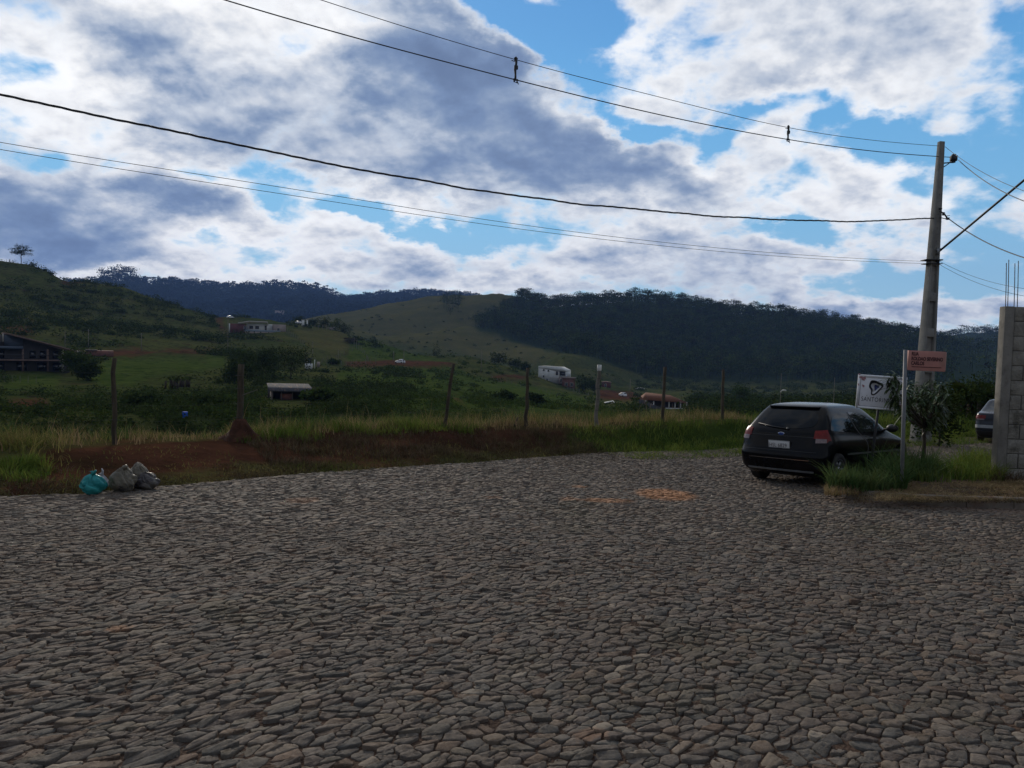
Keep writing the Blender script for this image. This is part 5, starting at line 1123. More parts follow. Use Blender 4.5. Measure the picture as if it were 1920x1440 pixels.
KA = [(.17, -1.70, 1.70, .70), (.22, -1.80, 1.80, .76), (.30, -1.865, 1.87, .795), (.42, -1.895, 1.91, .815), (.53, -1.90, 1.91, .822), (.58, -1.875, 1.90, .820), (.66, -1.835, 1.87, .826), (.74, -1.815, 1.74, .828), (.82, -1.795, 1.45, .82), (.90, -1.77, 1.10, .80), (.96, -1.735, .93, .775), (1.05, -1.655, .78, .728), (1.15, -1.56, .60, .680), (1.25, -1.455, .42, .628), (1.33, -1.37, .27, .575), (1.365, -1.33, .17, .545), (1.39, -1.26, .06, .505), (1.41, -1.15, -.05, .44), (1.425, -1.05, -.18, .38), (1.435, -.85, -.35, .24), (1.438, -.70, -.50, .10)]
SED = [(.17, -1.95, 1.85, .74), (.24, -2.05, 1.95, .81), (.36, -2.12, 2.05, .85), (.50, -2.14, 2.08, .865), (.62, -2.12, 2.05, .87), (.72, -2.08, 1.95, .87), (.82, -2.07, 1.6, .865), (.92, -2.05, 1.15, .845), (.985, -2.02, .95, .825), (1.0, -1.92, .92, .80), (1.015, -1.62, .88, .78), (1.10, -1.44, .74, .735), (1.20, -1.24, .56, .68), (1.30, -1.06, .38, .63), (1.38, -.92, .22, .585), (1.42, -.82, .08, .53), (1.45, -.68, -.06, .42), (1.465, -.5, -.2, .25), (1.47, -.4, -.3, .1)]
def body_mesh(cs, name, mt, root, wheels, wr=.34, nz=46, nu=40, cut=True):
    zs = np.unique(np.concatenate([np.linspace(cs.zs[0], cs.zs[-1], nz), cs.zs[-6:]])); us = np.concatenate([np.linspace(-1, 1, 2*nu+1)[:-1]]); G = cs.P(us[None], zs[:, None]); m = MB(); n = len(us); k = len(zs)
    i = np.arange(k-1)[:, None]*n; j = np.arange(n)[None]; m.add(G.reshape(-1, 3), np.stack([i+j, i+(j+1) % n, i+n+(j+1) % n, i+n+j], -1).reshape(-1, 4), np.arange(n)[None, ::-1], (np.arange(n)+(k-1)*n)[None])
    o = m.build(name, mt, None, True); fix_normals(o)
    if cut:
        c = MB()
        for x in wheels:
            for sg in (-1, 1): 
                th = np.linspace(0, 2*np.pi, 33)[:-1]; R = wr+.035; ring = lambda y: np.stack([x+R*np.cos(th), 0*th+y, .30+R*np.sin(th)], -1); jj = np.arange(32)
                c.add(np.concatenate([ring(sg*.60), ring(sg*1.1)]), np.stack([jj, (jj+1) % 32, (jj+1) % 32+32, jj+32], -1), jj[None, ::-1], (jj+32)[None])
        co = c.build('cutter', mt); fix_normals(co); md = o.modifiers.new('b', 'BOOLEAN'); md.operation = 'DIFFERENCE'; md.object = co; md.solver = 'EXACT'
        bpy.context.view_layer.update(); me = bpy.data.meshes.new_from_object(o.evaluated_get(bpy.context.evaluated_depsgraph_get()))
        o.modifiers.clear(); o.data = me; bpy.data.objects.remove(co)
    o.parent = root; return o
def wheel(root, x, y, r=.29, w=.185):
    wr = empty('wheel', (x, y, r)); wr.parent = root; sg = 1 if y > 0 else -1; Mx = Matrix.Rotation(-sg*math.pi/2, 3, 'X')
    t = MB(); t.lathe([(r*.62, -w/2), (r*.9, -w/2), (r*.985, -w/2+.02), (r, -w*.25), (r, w*.25), (r*.985, w/2-.02), (r*.9, w/2), (r*.66, w/2), (r*.64, w/2-.03), (r*.62, -w/2)], 32, M=Mx); t.build('tyre', M_RUB, wr, True)
    t = MB(); t.lathe([(r*.645, -w/2+.01), (r*.645, w/2-.005), (r*.60, w/2-.012), (r*.58, w*.1)], 32, M=Mx)
    for k in range(6):
        a = k*math.pi/3; q = np.array([[.05, -.035], [r*.6, -.022], [r*.6, .022], [.05, .035]]); c, s_ = math.cos(a), math.sin(a); V = np.array([[c*p[0]-s_*p[1], s_*p[0]+c*p[1], h] for h in (w*.22, w*.36) for p in q]) @ np.array(Mx).T; t.hexa(V)
    t.lathe([(.001, w*.42), (.05, w*.40), (.07, w*.3), (.07, w*.1)], 20, M=Mx); t.build('rim', M_RIM, wr)
def seat_on_road(root, cx, cy, heading):
    f = Vector((math.sin(heading), math.cos(heading), 0)); sl = -.052 if cy < 18 else -.035; f.z = sl*f.y; f.normalize(); n = Vector((0, -sl, 1)).normalized(); l = n.cross(f)
    M = Matrix((f, l, n)).transposed().to_4x4(); M.translation = Vector((cx, cy, float(plane_z(cy))+.012)); root.matrix_world = M
# black hatchback
cs = CarShape(KA); car = empty('parked_car', (0, 0, 0), 0, 'black three door hatchback parked with its rear to the street corner', 'car')
body = body_mesh(cs, 'body', M_BLACK, car, (-1.20, 1.25)); P_ = cs.patch
for x in (-1.20, 1.25):
    for y in (-.70, .70): wheel(car, x, y)
b = MB(); b.box((0, 0, .24), (3.2, 1.25, .12)); b.build('underbody', M_PLAST, car)
rw = P_(-.225, .225, .985, 1.305, .004, 25, 12, fu=lambda a, v: (a*2-1)*(.215-.045*(1-v)**3-.05*v**4), fz=lambda a, v: .975+.325*v+.05*(2*a-1)**2*(1-v)-.02*(2*a-1)**4*v); rw.build('rear_window', M_GLASS, car, True)
b = MB(); A = cs.P(np.array(-.01), np.array(1.0)); b.tube([cs.P(-.03, .975)+[-.02, 0, 0], cs.P(.06, 1.00)+[-.025, 0, 0], cs.P(.17, 1.045)+[-.03, 0, 0]], [.012, .008, .006], 6); b.lathe([(.001, .03), (.022, .025), (.026, 0)], 10, c=tuple(cs.P(-.03, .97)+[-.01, 0, 0])); b.build('rear_wiper', M_PLAST, car, True)
sp = MB(); us = np.linspace(-.23, .23, 25); top = cs.P(us, 1.368); G = np.stack([top+[.10, 0, .004], top+[-.055, 0, .002], top+[-.085, 0, -.018], top+[-.03, 0, -.035], top+[.03, 0, -.03]]); sp.grid(G); sp.build('spoiler', M_BLACK, car, True)
for sg in (-1, 1):
    # rear quarter window and door window
    P_(0, 0, 0, 0, .004, 16, 10, fu=lambda a, v: sg*(.322+.150*a-.005*v+(1-a)*(.030*v)), fz=lambda a, v: .935+(.345-.12*(1-a)**2)*v+.045*(1-a)**2).build('quarter_window', M_GLASS, car, True)
    P_(0, 0, 0, 0, .004, 20, 10, fu=lambda a, v: sg*(.487+.165*a-.025*a*v), fz=lambda a, v: .930+(.352-.14*a**3)*v).build('door_window', M_GLASSL, car, True)
    # door outline
    for (u0, u1, z0, z1) in ((.478, .4815, .34, 1.28), (.665, .6685, .34, .95)): P_(sg*u0, sg*u1, z0, z1, .0015, 2, 20).build('door_gap', M_PLAST, car)
    P_(sg*.48, sg*.667, .335, .345, .0015, 16, 2).build('door_gap', M_PLAST, car)
    b = MB(); q = cs.P(sg*.508, .80); n_ = cs.N(sg*.508, .80); b.tube([q+[-.07, 0, 0], q+n_*.035+[-.04, 0, 0], q+n_*.035+[.06, 0, 0], q+[.09, 0, 0]], .013, 6); b.build('door_handle', M_BLACK, car, True)
    b = MB(); b.box((0, 0, 0), (.70, .004, .035)); 
    P_(sg*.40, sg*.66, .545, .575, .010, 24, 4).build('side_moulding', M_PLAST, car)
    # lamps: red upper body, clear lower lens
    lamp_ = empty('tail_lamp', (0, 0, 0)); lamp_.parent = car
    P_(0, 0, 0, 0, .012, 14, 8, fu=lambda a, v: sg*(.178+.130*a*(1-.25*v)+.010*v), fz=lambda a, v: .83+.13*v+.02*a*v-.03*(1-v)*a).build('red_lens', M_RED, lamp_, True)
    P_(0, 0, 0, 0, .014, 12, 6, fu=lambda a, v: sg*(.190+.075*a), fz=lambda a, v: .755+.075*v+.012*a*(1-v)).build('clear_lens', M_CLEAR, lamp_, True)
    P_(0, 0, 0, 0, .011, 12, 6, fu=lambda a, v: sg*(.265+.035*a*v), fz=lambda a, v: .765+.065*v).build('orange_lens', M_ORG if sg > 0 else M_RED, lamp_, True)
    m = MB(); th = np.linspace(0, 2*np.pi, 15)[:-1]; prof = [(.02, -.055), (.085, -.045), (.105, -.01), (.095, .03), (.03, .055)]; V = np.array([np.stack([0*th+zz, rr_*1.05*np.cos(th), rr_*.72*np.sin(th)], -1) for rr_, zz in prof])
    i = np.arange(4)[:, None]*14; j = np.arange(14)[None]; m.add(V.reshape(-1, 3)+np.array([.70, sg*.89, .985]), np.stack([i+j, i+(j+1) % 14, i+14+(j+1) % 14, i+14+j], -1).reshape(-1, 4), np.arange(14)[None, ::-1], (np.arange(14)+56)[None]); m.tube([(.68, sg*.74, .955), (.70, sg*.86, .965)], .022, 6); m.build('mirror', M_PLAST, car, True)
    P_(0, 0, 0, 0, .010, 12, 6, fu=lambda a, v: sg*(.74+.10*a), fz=lambda a, v: .60+.13*v).build('headlight', M_CLEAR, car, True)
P_(-.99, -.83, .93, 1.30, .004, 12, 10).build('windscreen', M_GLASS, car, True); P_(.83, .99, .93, 1.30, .004, 12, 10).build('windscreen', M_GLASS, car, True)
P_(-.20, .20, .245, .275, .006, 20, 3).build('bumper_trim', M_STEEL, car)
P_(-.17, .17, .455, .462, .004, 20, 2).build('bumper_line', M_CHROME, car)
P_(-.205, .205, .598, .603, .003, 20, 2).build('tailgate_gap', M_PLAST, car)
P_(-.18, .18, .845, .852, .006, 20, 2).build('tailgate_crease', M_PLAST, car)
pq = cs.P(.0, .70); plate = empty('number_plate', (pq[0]-.022, 0, .70)); plate.parent = car; plate.rotation_euler = (0, math.radians(-8), 0)
b = MB(); b.box((0, 0, 0), (.008, .40, .13)); b.build('plate_sheet', M_PLATE, plate, bevel=.002)
b = MB(); 
for a in (-1, 1): b.box((-.0045, a*.196, 0), (.003, .004, .13)); b.box((-.0045, 0, a*.061), (.003, .392, .004))
b.build('plate_frame', M_INK, plate)
text_mesh('lettering', 'HSL 6829', .098, M_INK, plate, (-.0055, .185, -.048), (math.pi/2, 0, -math.pi/2), xs=.82, extrude=.0008, sp=1.05)
b = MB(); th = np.linspace(0, 2*np.pi, 25)[:-1]; q = cs.P(0, .885); mk = lambda r, dx: np.stack([0*th+dx, .062*r*np.cos(th), .028*r*np.sin(th)], -1); b.add(np.concatenate([mk(1, 0), mk(1, -.006)]), np.stack([np.arange(24), (np.arange(24)+1) % 24, (np.arange(24)+1) % 24+24, np.arange(24)+24], -1), (np.arange(24)+24)[None]); eo = b.build('emblem', M_CHROME, car, loc=(q[0]-.004, 0, .885))
b = MB(); b.add(mk(.84, -.0072), np.arange(24)[None]); b.build('emblem_face', M_BLUEO, eo)
b = MB(); b.tube([(-.04, .02, 1.43), (-.02, .02, 1.50), (-.16, .02, 1.58)], [.008, .005, .003], 5) ; b.build('antenna', M_PLAST, car)
seat_on_road(car, 6.05, 14.54, math.radians(48))
# grey sedan
cs2 = CarShape(SED); car2 = empty('parked_car', (0, 0, 0), 0, 'dark grey sedan parked behind the block wall, only its left rear in view', 'car')
body_mesh(cs2, 'body', M_GREYC, car2, (-1.25, 1.32)); P2 = cs2.patch
for x in (-1.25, 1.32):
    for y in (-.74, .74): wheel(car2, x, y, .31)
P2(0, 0, 0, 0, .004, 25, 12, fu=lambda a, v: (a*2-1)*(.21-.03*v), fz=lambda a, v: 1.03+.33*v).build('rear_window', M_GLASSL, car2, True)
for sg in (-1, 1):
    P2(0, 0, 0, 0, .004, 20, 10, fu=lambda a, v: sg*(.34+.30*a+.03*v*(1-a)), fz=lambda a, v: 1.0+(.33-.1*a**3)*v).build('side_window', M_GLASS, car2, True)
    l_ = empty('tail_lamp', (0, 0, 0)); l_.parent = car2
    P2(sg*.16, sg*.30, .80, .92, .010, 14, 6).build('red_lens', M_RED, l_, True); P2(sg*.17, sg*.26, .765, .80, .011, 12, 3).build('clear_lens', M_CLEAR, l_, True)
P2(-.30, .30, .50, .60, .012, 30, 4).build('bumper', M_STEEL, car2, True); P2(-.28, .28, .24, .40, .008, 30, 4).build('bumper_valance', M_PLAST, car2, True)
b = MB(); q = cs2.P(0, .86); n = 28; th = np.linspace(0, 2*np.pi, n+1)[:-1]; b.tube([(0, .068*math.cos(a), .068*math.sin(a)) for a in np.append(th, th[0])], .009, 6, caps=False)
for pts in ([(-.030, .058), (-.008, .008), (0, .008), (.008, .008), (.030, .058)], [(-.055, .030), (-.030, -.052), (-.004, .0), (.004, .0), (.030, -.052), (.055, .030)]): b.tube([(0, -y, z) for y, z in pts], .008, 5)
b.build('emblem', M_CHROME, car2, True, loc=(q[0]-.01, 0, .86))
b = MB(); b.box((cs2.P(0, .44)[0]-.02, 0, .62), (.01, .40, .13)); b.build('number_plate', M_PLATE, car2)
seat_on_road(car2, 17.3, 26.6, math.radians(36))
# far white cars
def far_car(px, py, r, head, label, first=[None], sc=1.0, z=None):
    P = col_ground(px, py, r)
    if first[0] is None:
        root = empty('parked_car', (0, 0, 0), 0, label, 'car', 'white cars far off in the valley'); c = CarShape(KA); m = MB()
        zs = c.zs; us = np.linspace(-1, 1, 25)[:-1]; G = c.P(us[None], zs[:, None]); n = 24; k = len(zs); i = np.arange(k-1)[:, None]*n; j = np.arange(n)[None]
        m.add(G.reshape(-1, 3), np.stack([i+j, i+(j+1) % n, i+n+(j+1) % n, i+n+j], -1).reshape(-1, 4), (np.arange(n)+(k-1)*n)[None]); m.build('body', M_WHITEC, root, True)
        c.patch(-.22, .22, .99, 1.32, .01, 8, 4).build('rear_window', M_GLASS, root)
        for sg in (-1, 1): c.patch(sg*.33, sg*.66, .97, 1.28, .01, 8, 4).build('side_window', M_GLASS, root)
        for x in (-1.2, 1.25):
            for y in (-.76, .76): m = MB(); m.lathe([(.001, -.06), (.29, -.06), (.30, 0), (.29, .06), (.001, .06)], 14, M=Matrix.Rotation(math.pi/2, 3, 'X')); m.build('wheel', M_RUB, root, loc=(x, y, .29))
        first[0] = root
    else: root = copy_tree(first[0]); root['label'] = label
    root.location = (P[0], P[1], P[2]+.25); root.rotation_euler = (0, 0, head); root.scale = (sc,)*3
far_car(750, 682, 188, 2.6, 'white car on the red dirt road below the pasture hill'); far_car(432, 589, 305, .6, 'white car on the skyline above the hilltop house'); far_car(561, 602, 288, .2, 'white car beside the white gate pillars on the ridge'); far_car(1168, 727, 205, 2.0, 'white vehicle near the red roofed hut')

# ------------------------------------------------------------------ buildings
M_WALLW = mat('white_wall', (.52, .52, .50), (.42, .42, .40), .6, .95, spec=.05); M_WALLB = mat('beige_wall', (.25, .20, .175), (.19, .155, .135), .7, .9); M_BRICK = mat('brick_wall', (.15, .060, .045), (.10, .045, .035), 1.5, .9)
M_DWALL = mat('dark_wall', (.050, .045, .045), (.035, .034, .036), 1, .9); M_BLUEW = mat('grey_blue_siding', (.060, .080, .115), (.045, .060, .085), 2, .7, streak=(1, 1, 8)); M_TILE = mat('orange_roof_tile', (.17, .072, .042), (.11, .052, .034), 2.5, .9, .05, 3, streak=(6, 1, 1))
M_RTILE = mat('brown_roof_edge', (.16, .105, .085), (.11, .07, .058), 2, .9); M_SHEET = mat('metal_roof_sheet', (.055, .058, .066), (.035, .038, .044), 1.2, .95, spec=.05, streak=(6, 1, 1), c3=(.12, .085, .07), s3=.7); M_WIN = mat('dark_window', (.012, .014, .018), rough=.08, spec=.7)
M_REDW = mat('red_wall', (.11, .034, .028), (.085, .028, .025), 1, .85); M_LIGHTB = mat('pale_blue_rail', (.14, .18, .21), rough=.7); M_CREAM = mat('cream_trim', (.36, .33, .29), rough=.8); M_BLUE = mat('blue_plastic', (.016, .085, .42), (.012, .06, .32), 5, .8, spec=.1)
class Bld:
    """a house whose pieces are given in source pixels right (+x), up (+z) and metres deep, at the site's own scale"""
    def __init__(s, name, px, py, r, label, cat='house', yaw=0, group=None, dz=0):
        P = hit(px, py, 62); s.k = math.hypot(P[0], P[1])/F_PX; az = math.atan2(P[0], P[1]); P[2] += dz; s.root = empty(name, tuple(P), -az+yaw, label, cat, group)
    def box(s, nm, mt, x0, x1, z0, z1, y0=0, y1=6, parent=None):
        k = s.k; b = MB(); b.box(((x0+x1)/2*k, (y0+y1)/2, (z0+z1)/2*k), ((x1-x0)*k, y1-y0, (z1-z0)*k)); return b.build(nm, mt, parent or s.root)
    def win(s, x0, x1, z0, z1, y=0, fr=M_CREAM, nm='window'):
        k = s.k; o = s.box(nm, M_WIN, x0, x1, z0, z1, y-.04, y+.05); t = .5; b = MB()
        for (a, c, d, e) in ((x0-t, x1+t, z1, z1+t), (x0-t, x1+t, z0-t, z0), (x0-t, x0, z0, z1), (x1, x1+t, z0, z1)): b.box(((a+c)/2*k, y, (d+e)/2*k), ((c-a)*k, .14, (e-d)*k))
        f = b.build('frame', fr, o); return o
    def slab(s, nm, mt, pts, th, y0, y1, parent=None):      # sloping slab along x through (x,z) points
        k = s.k; b = MB()
        for (x0, z0), (x1, z1) in zip(pts[:-1], pts[1:]): b.hexa([(x0*k, y0, z0*k-th), (x1*k, y0, z1*k-th), (x1*k, y1, z1*k-th), (x0*k, y1, z0*k-th), (x0*k, y0, z0*k), (x1*k, y0, z1*k), (x1*k, y1, z1*k), (x0*k, y1, z0*k)])
        return b.build(nm, mt, parent or s.root)
    def poly(s, nm, mt, pts, y0, y1):
        k = s.k; n = len(pts); V = [(x*k, y, z*k) for y in (y0, y1) for x, z in pts]; i = np.arange(n); b = MB(); b.add(V, i[None], (i[::-1]+n)[None], np.stack([i, (i+1) % n, (i+1) % n+n, i+n], -1)); o = b.build(nm, mt, s.root); fix_normals(o); return o
# 1 sloping roof house, lower left
h = Bld('timber_house', 60, 697, 112, 'dark two storey house with one long sloping brown roof at the far left', yaw=.1)
h.poly('wall', M_DWALL, [(-110, -12), (54, -12), (54, 33), (-30, 57), (-110, 57)], 1.2, 9)
h.poly('siding', M_BLUEW, [(-36, 36), (-11, 36), (-11, 53), (-33, 58), (-36, 56)], .9, 1.15); h.box('awning', M_BLUEW, -110, -12, 36, 40, -.4, 1.1)
h.slab('roof', M_RTILE, [(-34, 61), (62, 35)], .28, -.6, 9.5); h.slab('lean_to_roof', M_SHEET, [(-112, 47), (-38, 47)], .15, -.2, 6)
for x in (-53, -38): h.box('roof_post', M_CREAM, x-.8, x+.8, 47, 59, .3, .5)
for x in (-60, -12, 22, 43): h.box('column', M_RTILE if x < 40 else M_CREAM, x-1.3, x+1.3, 0, 36, .2, .5)
h.box('balcony_floor', M_RTILE, -110, 50, 17, 19, -.2, 1.15); h.box('balcony_rail', M_DARKM, -110, 50, 26, 27, -.15, -.08)
for x in (-44, -2, 12, 30): h.win(x, x+8, 21, 33, 1.18, M_DWALL)
for x in (-50, -20, 8, 30): h.win(x, x+14, 1, 14, 1.18, M_DWALL, 'doorway')
# low walls right of it
h = Bld('brick_shed', 185, 668, 158, 'low unfinished brick shed beside the red road', 'shed'); h.box('wall', M_BRICK, -18, 22, -2, 9, 0, 5); h.box('roof', M_SHEET, -19, -2, 9, 10.2, -.3, 5.3); h.box('lean_to_wall', M_WALLB, -38, -20, -2, 8, 0, 4); h.win(-30, -25, 1, 6, 0, M_DWALL)
# 2 hilltop house
h = Bld('hilltop_house', 482, 622, 252, 'long white single storey house with a red wall on the hilltop')
h.box('wall', M_WALLW, -18, 26, -3, 14, 0, 9); h.box('red_wall', M_REDW, -45, -20, -3, 13, -1.2, 8); h.box('left_wall', M_WALLW, -47, -45, -3, 13, -1.2, 8); h.box('side_wing', M_WALLB, 26.5, 49, -4, 14, -1, 8)
h.slab('roof', M_CREAM, [(-32, 15), (-14, 18.5), (17, 18.5), (19, 14)], .5, -2.2, 10)
for x in (-13, -3): h.win(x, x+6, 5, 10, 0)
h.win(13, 16, 0, 11, 0, nm='door'); h.win(-22, -18, 1, 9, -1.25); h.box('terrace_rail', M_LIGHTB, -20, 40, 0, 3, -2.4, -2.2); h.box('terrace', M_WALLB, -20, 40, -6, 0, -2.6, 0); h.win(34, 38, 1, 7, -1.05)
# 3 water tower
h = Bld('water_tower', 524, 602, 300, 'small white tower with a wider grey top standing on the ridge', 'tower'); h.box('shaft', M_WALLW, -7, 6, -4, 10, 0, 3); h.box('tank', M_WALLB, -8, 8, 10, 18.5, -.4, 3.6); h.win(-1, 3, 4, 7, 0)
for px, lb in ((568, 'white gate pillar on the ridge, wider left one'), (576, 'white gate pillar on the ridge, slimmer right one')):
    h = Bld('gate_pillar', px, 612, 289, lb, 'pillar', group='white gate pillars'); w = 2.4 if px == 568 else 1.3; h.box('pillar', M_WALLW, -w, w, -3, 11, 0, .8); h.box('cap', M_CREAM, -w-.6, w+.6, 11, 12, -.1, .9)
h = Bld('small_hut', 624, 618, 270, 'small hut with a pale roof among the ridge trees', 'hut'); h.box('wall', M_WALLB, -7, 7, -3, 4, 0, 3); h.slab('roof', M_SHEET, [(-9, 4), (0, 8), (9, 4)], .2, -.5, 3.5)
h = Bld('gatehouse', 580, 692, 172, 'white walled entrance at the foot of the fenced paddock', 'gatehouse'); h.box('wall', M_WALLW, -8, 6, 0, 10, 0, .5); h.box('block', M_WALLB, -8, -3, 10, 20, 0, 2); h.box('post', M_WALLW, 8.5, 10, 0, 17, 0, .4); h.box('side_block', M_WALLB, 13, 19, 4, 13, 0, 1.2); h.win(-2, 3, 8, 20, .6, M_DWALL, 'gate')
# 8 shed
h = Bld('open_shed', 545, 750, 96, 'long low open brick shed with a grey sheet metal roof', 'shed', yaw=.05)
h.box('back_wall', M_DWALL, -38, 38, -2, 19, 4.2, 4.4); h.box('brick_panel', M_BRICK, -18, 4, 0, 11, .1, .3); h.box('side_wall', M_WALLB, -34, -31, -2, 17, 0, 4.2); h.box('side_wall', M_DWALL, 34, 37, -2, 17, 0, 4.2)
for x in (-31, -16, 3, 20, 36): h.box('post', M_POSTC, x-.7, x+.7, -2, 17, 0, .14)
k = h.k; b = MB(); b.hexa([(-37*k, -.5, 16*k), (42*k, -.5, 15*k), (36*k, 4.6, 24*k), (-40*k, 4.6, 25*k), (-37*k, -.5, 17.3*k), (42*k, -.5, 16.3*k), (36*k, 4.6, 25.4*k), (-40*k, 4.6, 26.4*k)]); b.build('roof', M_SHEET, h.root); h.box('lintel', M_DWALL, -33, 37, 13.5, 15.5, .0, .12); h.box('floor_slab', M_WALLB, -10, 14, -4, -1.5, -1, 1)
# 9 white house
h = Bld('white_house', 1034, 716, 232, 'bright white two storey house with a sloping parapet below the wooded hill', yaw=-.25)
h.poly('wall', M_WALLW, [(-26, -3), (14, -3), (14, 28), (-26, 29)], 0, 9); h.poly('parapet', M_WALLW, [(-26, 29), (14, 28), (27, 22), (27, 20), (14, 20), (-26, 25)], -.06, 8.9)
h.box('upper_room', M_WALLW, 14, 27, 9, 20, .6, 8.9); h.box('lower_room', M_WALLB, 14, 27, -3, 9, -.2, 8.9)
for x, z in ((-17, 20), (-17, 8), (-8, 19)): h.win(x, x+3, z, z+3.5, 0, M_WALLW)
h.win(8, 12.5, 13, 20, 0); h.win(15, 25.5, 12, 20, .6, M_WALLW); h.win(-10, -7, 0, 6, 0, M_WALLW, 'door'); h.win(17, 20, 0, 6, -.25)
h = Bld('brick_annex', 1066, 727, 222, 'bare brick annex standing right of the white house', 'annex'); h.box('wall', M_BRICK, -12, 12, -3, 17, 0, 6); h.box('roof', M_RTILE, -14, 13, 17, 18.3, -.5, 6.5); h.win(-6, -2, 3, 9, 0); h.win(3, 8, 3, 9, 0)
h = Bld('red_hut', 1136, 726, 208, 'small red hut on bare ground right of the trees', 'hut'); h.box('wall', M_REDW, -9, 9, -2, 9, 0, 4); h.slab('roof', M_BRICK, [(-10, 9), (0, 10.5), (10, 9)], .2, -.4, 4.4); h.win(-2, 1, 0, 6, 0)
h = Bld('lean_to_shed', 1141, 757, 140, 'low shed with a tilted white sheet roof', 'shed'); h.box('wall', M_WALLB, -8, 8, -6, 0, 0, 2.5); h.slab('roof', M_WALLW, [(-13, 0), (8, 5), (11, 2)], .12, -.3, 2.8)
h = Bld('sheet_shelter', 1200, 731, 215, 'distant shelter with a thin white roof left of the dark trees', 'shelter'); h.slab('roof', M_WALLW, [(-8, 2), (0, 4), (8, 2)], .25, 0, 4); 
for x in (-7, 7): h.box('post', M_POSTC, x-.5, x+.5, -4, 2, 0, .3)
# 13 tiled house
h = Bld('tiled_house', 1248, 766, 150, 'low house with an orange tiled hip roof and white veranda columns', yaw=.12)
h.box('wall', M_DWALL, -30, 34, -6, 14, 2.0, 8); k = h.k
b = MB(); V = [(-40*k, -.4, 15*k), (41*k, -.4, 11*k), (38*k, 9, 12*k), (-38*k, 9, 16*k), (-34*k, 3.2, 27*k), (12*k, 3.2, 23*k)]; b.add(V, [[0, 1, 5, 4], [2, 3, 4, 5]], [[1, 2, 5], [3, 0, 4]], [[3, 2, 1, 0]]); b.build('roof', M_TILE, h.root)
for x in (-37, -22, -5, 6, 17, 27, 38): h.box('column', M_WALLW, x-.9, x+.9, -6, 13, -.1, .15)
h.box('balustrade', M_WALLW, 0, 38, -3, 1.5, -.1, 0); h.win(-28, -20, 0, 9, 1.95); h.win(8, 14, 0, 9, 1.95); h.win(20, 26, 0, 9, 1.95); h.box('floor_slab', M_WALLB, -40, 40, -9, -6, -.3, 8)
h = Bld('boundary_wall', 1215, 766, 146, 'long grey wall running down to the tiled house', 'wall'); h.slab('wall', M_SHEET, [(-17, 18), (24, 2)], 2.2, 0, .25)
# walls, rails and the blue drum in the valley
h = Bld('roof_slab', 765, 774, 66, 'long low slatted roof edge just above the roadside grass', 'roof'); h.box('beam', M_SHEET, -26, 26, -2.2, 0, 0, .3)
for x in range(-25, 26, 5): h.box('strut', M_POSTC, x-.3, x+.3, -7, -2.2, .1, .2)
def drum(px, py, r, label):
    P = hit(px, py, 40); k = math.hypot(P[0], P[1])/F_PX; b = MB(); R = 4.6*k; H_ = 11*k; b.lathe([(.001, 0), (R*.93, 0), (R, H_*.05), (R*.97, H_*.3), (R*1.02, H_*.33), (R*.97, H_*.36), (R*.97, H_*.64), (R*1.02, H_*.67), (R*.97, H_*.70), (R, H_*.95), (R*.93, H_), (.001, H_*.98)], 24)
    g = Hs(P[0], P[1]); root = empty('plastic_drum', (P[0], P[1], P[2]), 0, label, 'drum'); b.build('barrel', M_BLUE, root, True); s = MB(); s.box((0, 0, (g-P[2])/2-.02), (R*2.2, R*2.2, max(.05, P[2]-g+.1))); s.build('stand', M_DWALL, root)
drum(347, 784, 52, 'bright blue plastic drum between the first two fence posts')
def pole_far(px, py0, py1, r, label, lamp=0, group='thin utility poles in the valley'):
    B = ptr(px, py0, r); T = ptr(px, py1, r); B[2] = min(B[2], Hs(B[0], B[1]))-.3; root = empty('utility_pole', tuple(B), 0, label, 'utility pole', group); w = px_m(r)*.62; b = MB(); b.tube([(0, 0, 0), (0, 0, T[2]-B[2])], [w, w*.7], 8); b.build('shaft', M_POSTC, root); c = MB(); c.box((0, 0, T[2]-B[2]-.4), (.9, .1, .08)); r > 100 and c.build('crossarm', M_CONCD, root)
    if lamp:
        c = MB(); k = px_m(r); z = ptr(px, lamp, r)[2]-B[2]; c.tube([(0, 0, z-.6*k*5), (2*k, 0, z), (6*k, -.1, z+.6*k)], .05, 6); c.box((5.5*k, -.1, z+.5*k), (4*k, .35, .1)); c.build('lamp', M_WALLW, root)
for a in [(427, 667, 596, 168, 'tall thin pole left of the hilltop house drive'), (166, 655, 617, 160, 'thin pole on the bank above the brick shed'), (122, 650, 620, 160, 'faint thin pole behind the sloping roof house'), (265, 661, 624, 165, 'thin pole on the crest of the green bank'), (586, 690, 640, 172, 'thin pole beside the white walled entrance'), (634, 690, 655, 184, 'thin pole in the row of white fence posts'), (757, 681, 655, 187, 'thin pole behind the white car on the dirt road'), (902, 695, 655, 185, 'thin pole left of the terrace edge trees'), (1181, 742, 710, 200, 'faint pole left of the tiled house'), (738, 676, 658, 200, 'very faint pole left of the dirt road car')]: pole_far(*a)
pole_far(1462, 775, 700, 60, 'slim lamp post with a small white lamp head above the grass', 732); pole_far(1562, 775, 708, 64, 'slim bare post standing alone behind the black car')
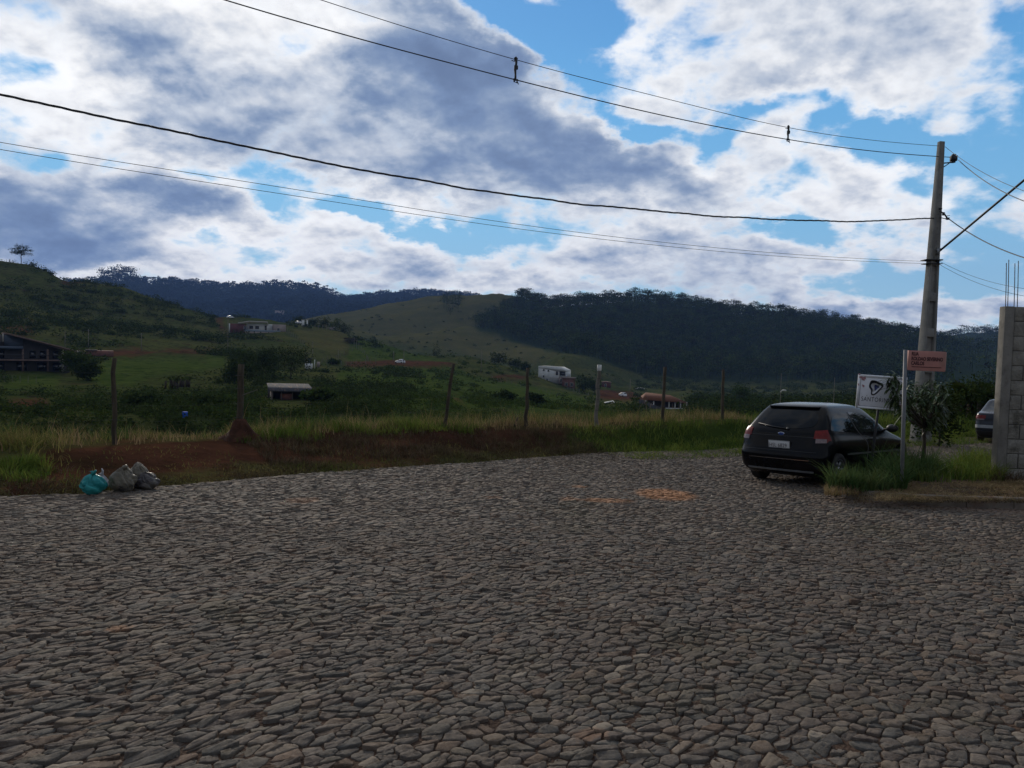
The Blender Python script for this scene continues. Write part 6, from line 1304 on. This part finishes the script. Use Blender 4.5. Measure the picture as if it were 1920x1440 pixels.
# rows of white posts on the far paddocks
ORD = ['first ', 'second ', 'third ', 'fourth ', 'fifth ', 'sixth ', 'seventh ', 'eighth ', 'ninth ', 'tenth ', 'eleventh ', 'last ']
def post_row(pts, n, r, hpx, base_label, cat='fence post', group='', wpx=.38, first=[None]):
    P = np.array(pts, float); s = np.concatenate([[0], np.cumsum(np.hypot(*np.diff(P[:, :2], axis=0).T))]); 
    for k, t in enumerate(np.linspace(0, s[-1], n)):
        px = np.interp(t, s, P[:, 0]); py = np.interp(t, s, P[:, 1]); rr = np.interp(t, s, P[:, 2]); Q = ptr(px, py, rr); g = Hs(Q[0], Q[1]); kk = px_m(rr); hh = hpx*kk
        if first[0] is None:
            b = MB(); b.box((0, 0, .4), (1, 1, 1.2)); b.box((0, 0, 1.02), (1.15, 1.15, .04)); o = b.build('paddock_post', M_POSTC); first[0] = o
        else: o = first[0].copy(); COL.objects.link(o)
        o.location = (Q[0], Q[1], g-.1); o.scale = (wpx*kk*2, wpx*kk*2, max(.6, hh+max(0, Q[2]-g))); tag(o, ORD[k]+base_label+', from its upper end', cat, group)
post_row([(538, 622, 243), (548, 638, 235), (562, 655, 220), (570, 668, 205)], 9, 0, 8, 'white post down the slope right of the hilltop house', group='posts beside the hilltop drive')
post_row([(664, 642, 236), (676, 656, 225), (688, 676, 200), (690, 688, 190)], 9, 0, 9, 'white post down the green slope beyond the paddock', group='posts down the green slope')
post_row([(603, 690, 172), (650, 689, 178), (704, 690, 184)], 12, 0, 9, 'white roadside post right of the white entrance', group='posts along the far roadside')
post_row([(606, 680, 178), (640, 668, 200), (660, 655, 220)], 8, 0, 6, 'pale post up the yellow paddock edge', group='posts round the yellow paddock')
post_row([(562, 612, 284), (600, 613, 280), (612, 613, 280)], 8, 0, 4, 'short white post along the yellow paddock top', group='posts along the paddock top')
post_row([(914, 711, 178), (945, 718, 172), (958, 722, 170), (985, 732, 160)], 9, 0, 6, 'white post below the bare terrace cut', group='posts below the terrace cut')
post_row([(1040, 716, 215), (1062, 722, 205), (1085, 734, 180), (1103, 744, 165)], 12, 0, 5, 'white post in front of the white house', group='posts in front of the white house')
post_row([(1010, 748, 150), (1030, 750, 150), (1045, 757, 140)], 6, 0, 6, 'white post of the short lower terrace row', group='posts on the lower terrace')
post_row([(8, 765, 95), (30, 765, 95), (68, 764, 95)], 5, 0, 12, 'thin dark post along the red track', group='posts along the red track', wpx=.25)

# ------------------------------------------------------------------ air
hz = MB(); hz.box((0, 1200, 165), (5200, 5600, 560)); M_HAZE = bpy.data.materials.new('haze_air'); M_HAZE.use_nodes = True; t = NT(M_HAZE.node_tree); t.n.clear(); out = t.new('ShaderNodeOutputMaterial'); pv = t.new('ShaderNodeVolumePrincipled'); pv.inputs['Color'].default_value = (.26, .46, 1.0, 1); pv.inputs['Density'].default_value = .00009; pv.inputs['Anisotropy'].default_value = .0; t.l.new(pv.outputs[0], out.inputs['Volume'])
ho = hz.build('haze', M_HAZE); ho['kind'] = 'stuff'; ho['label'] = 'thin blue haze in the valley air'
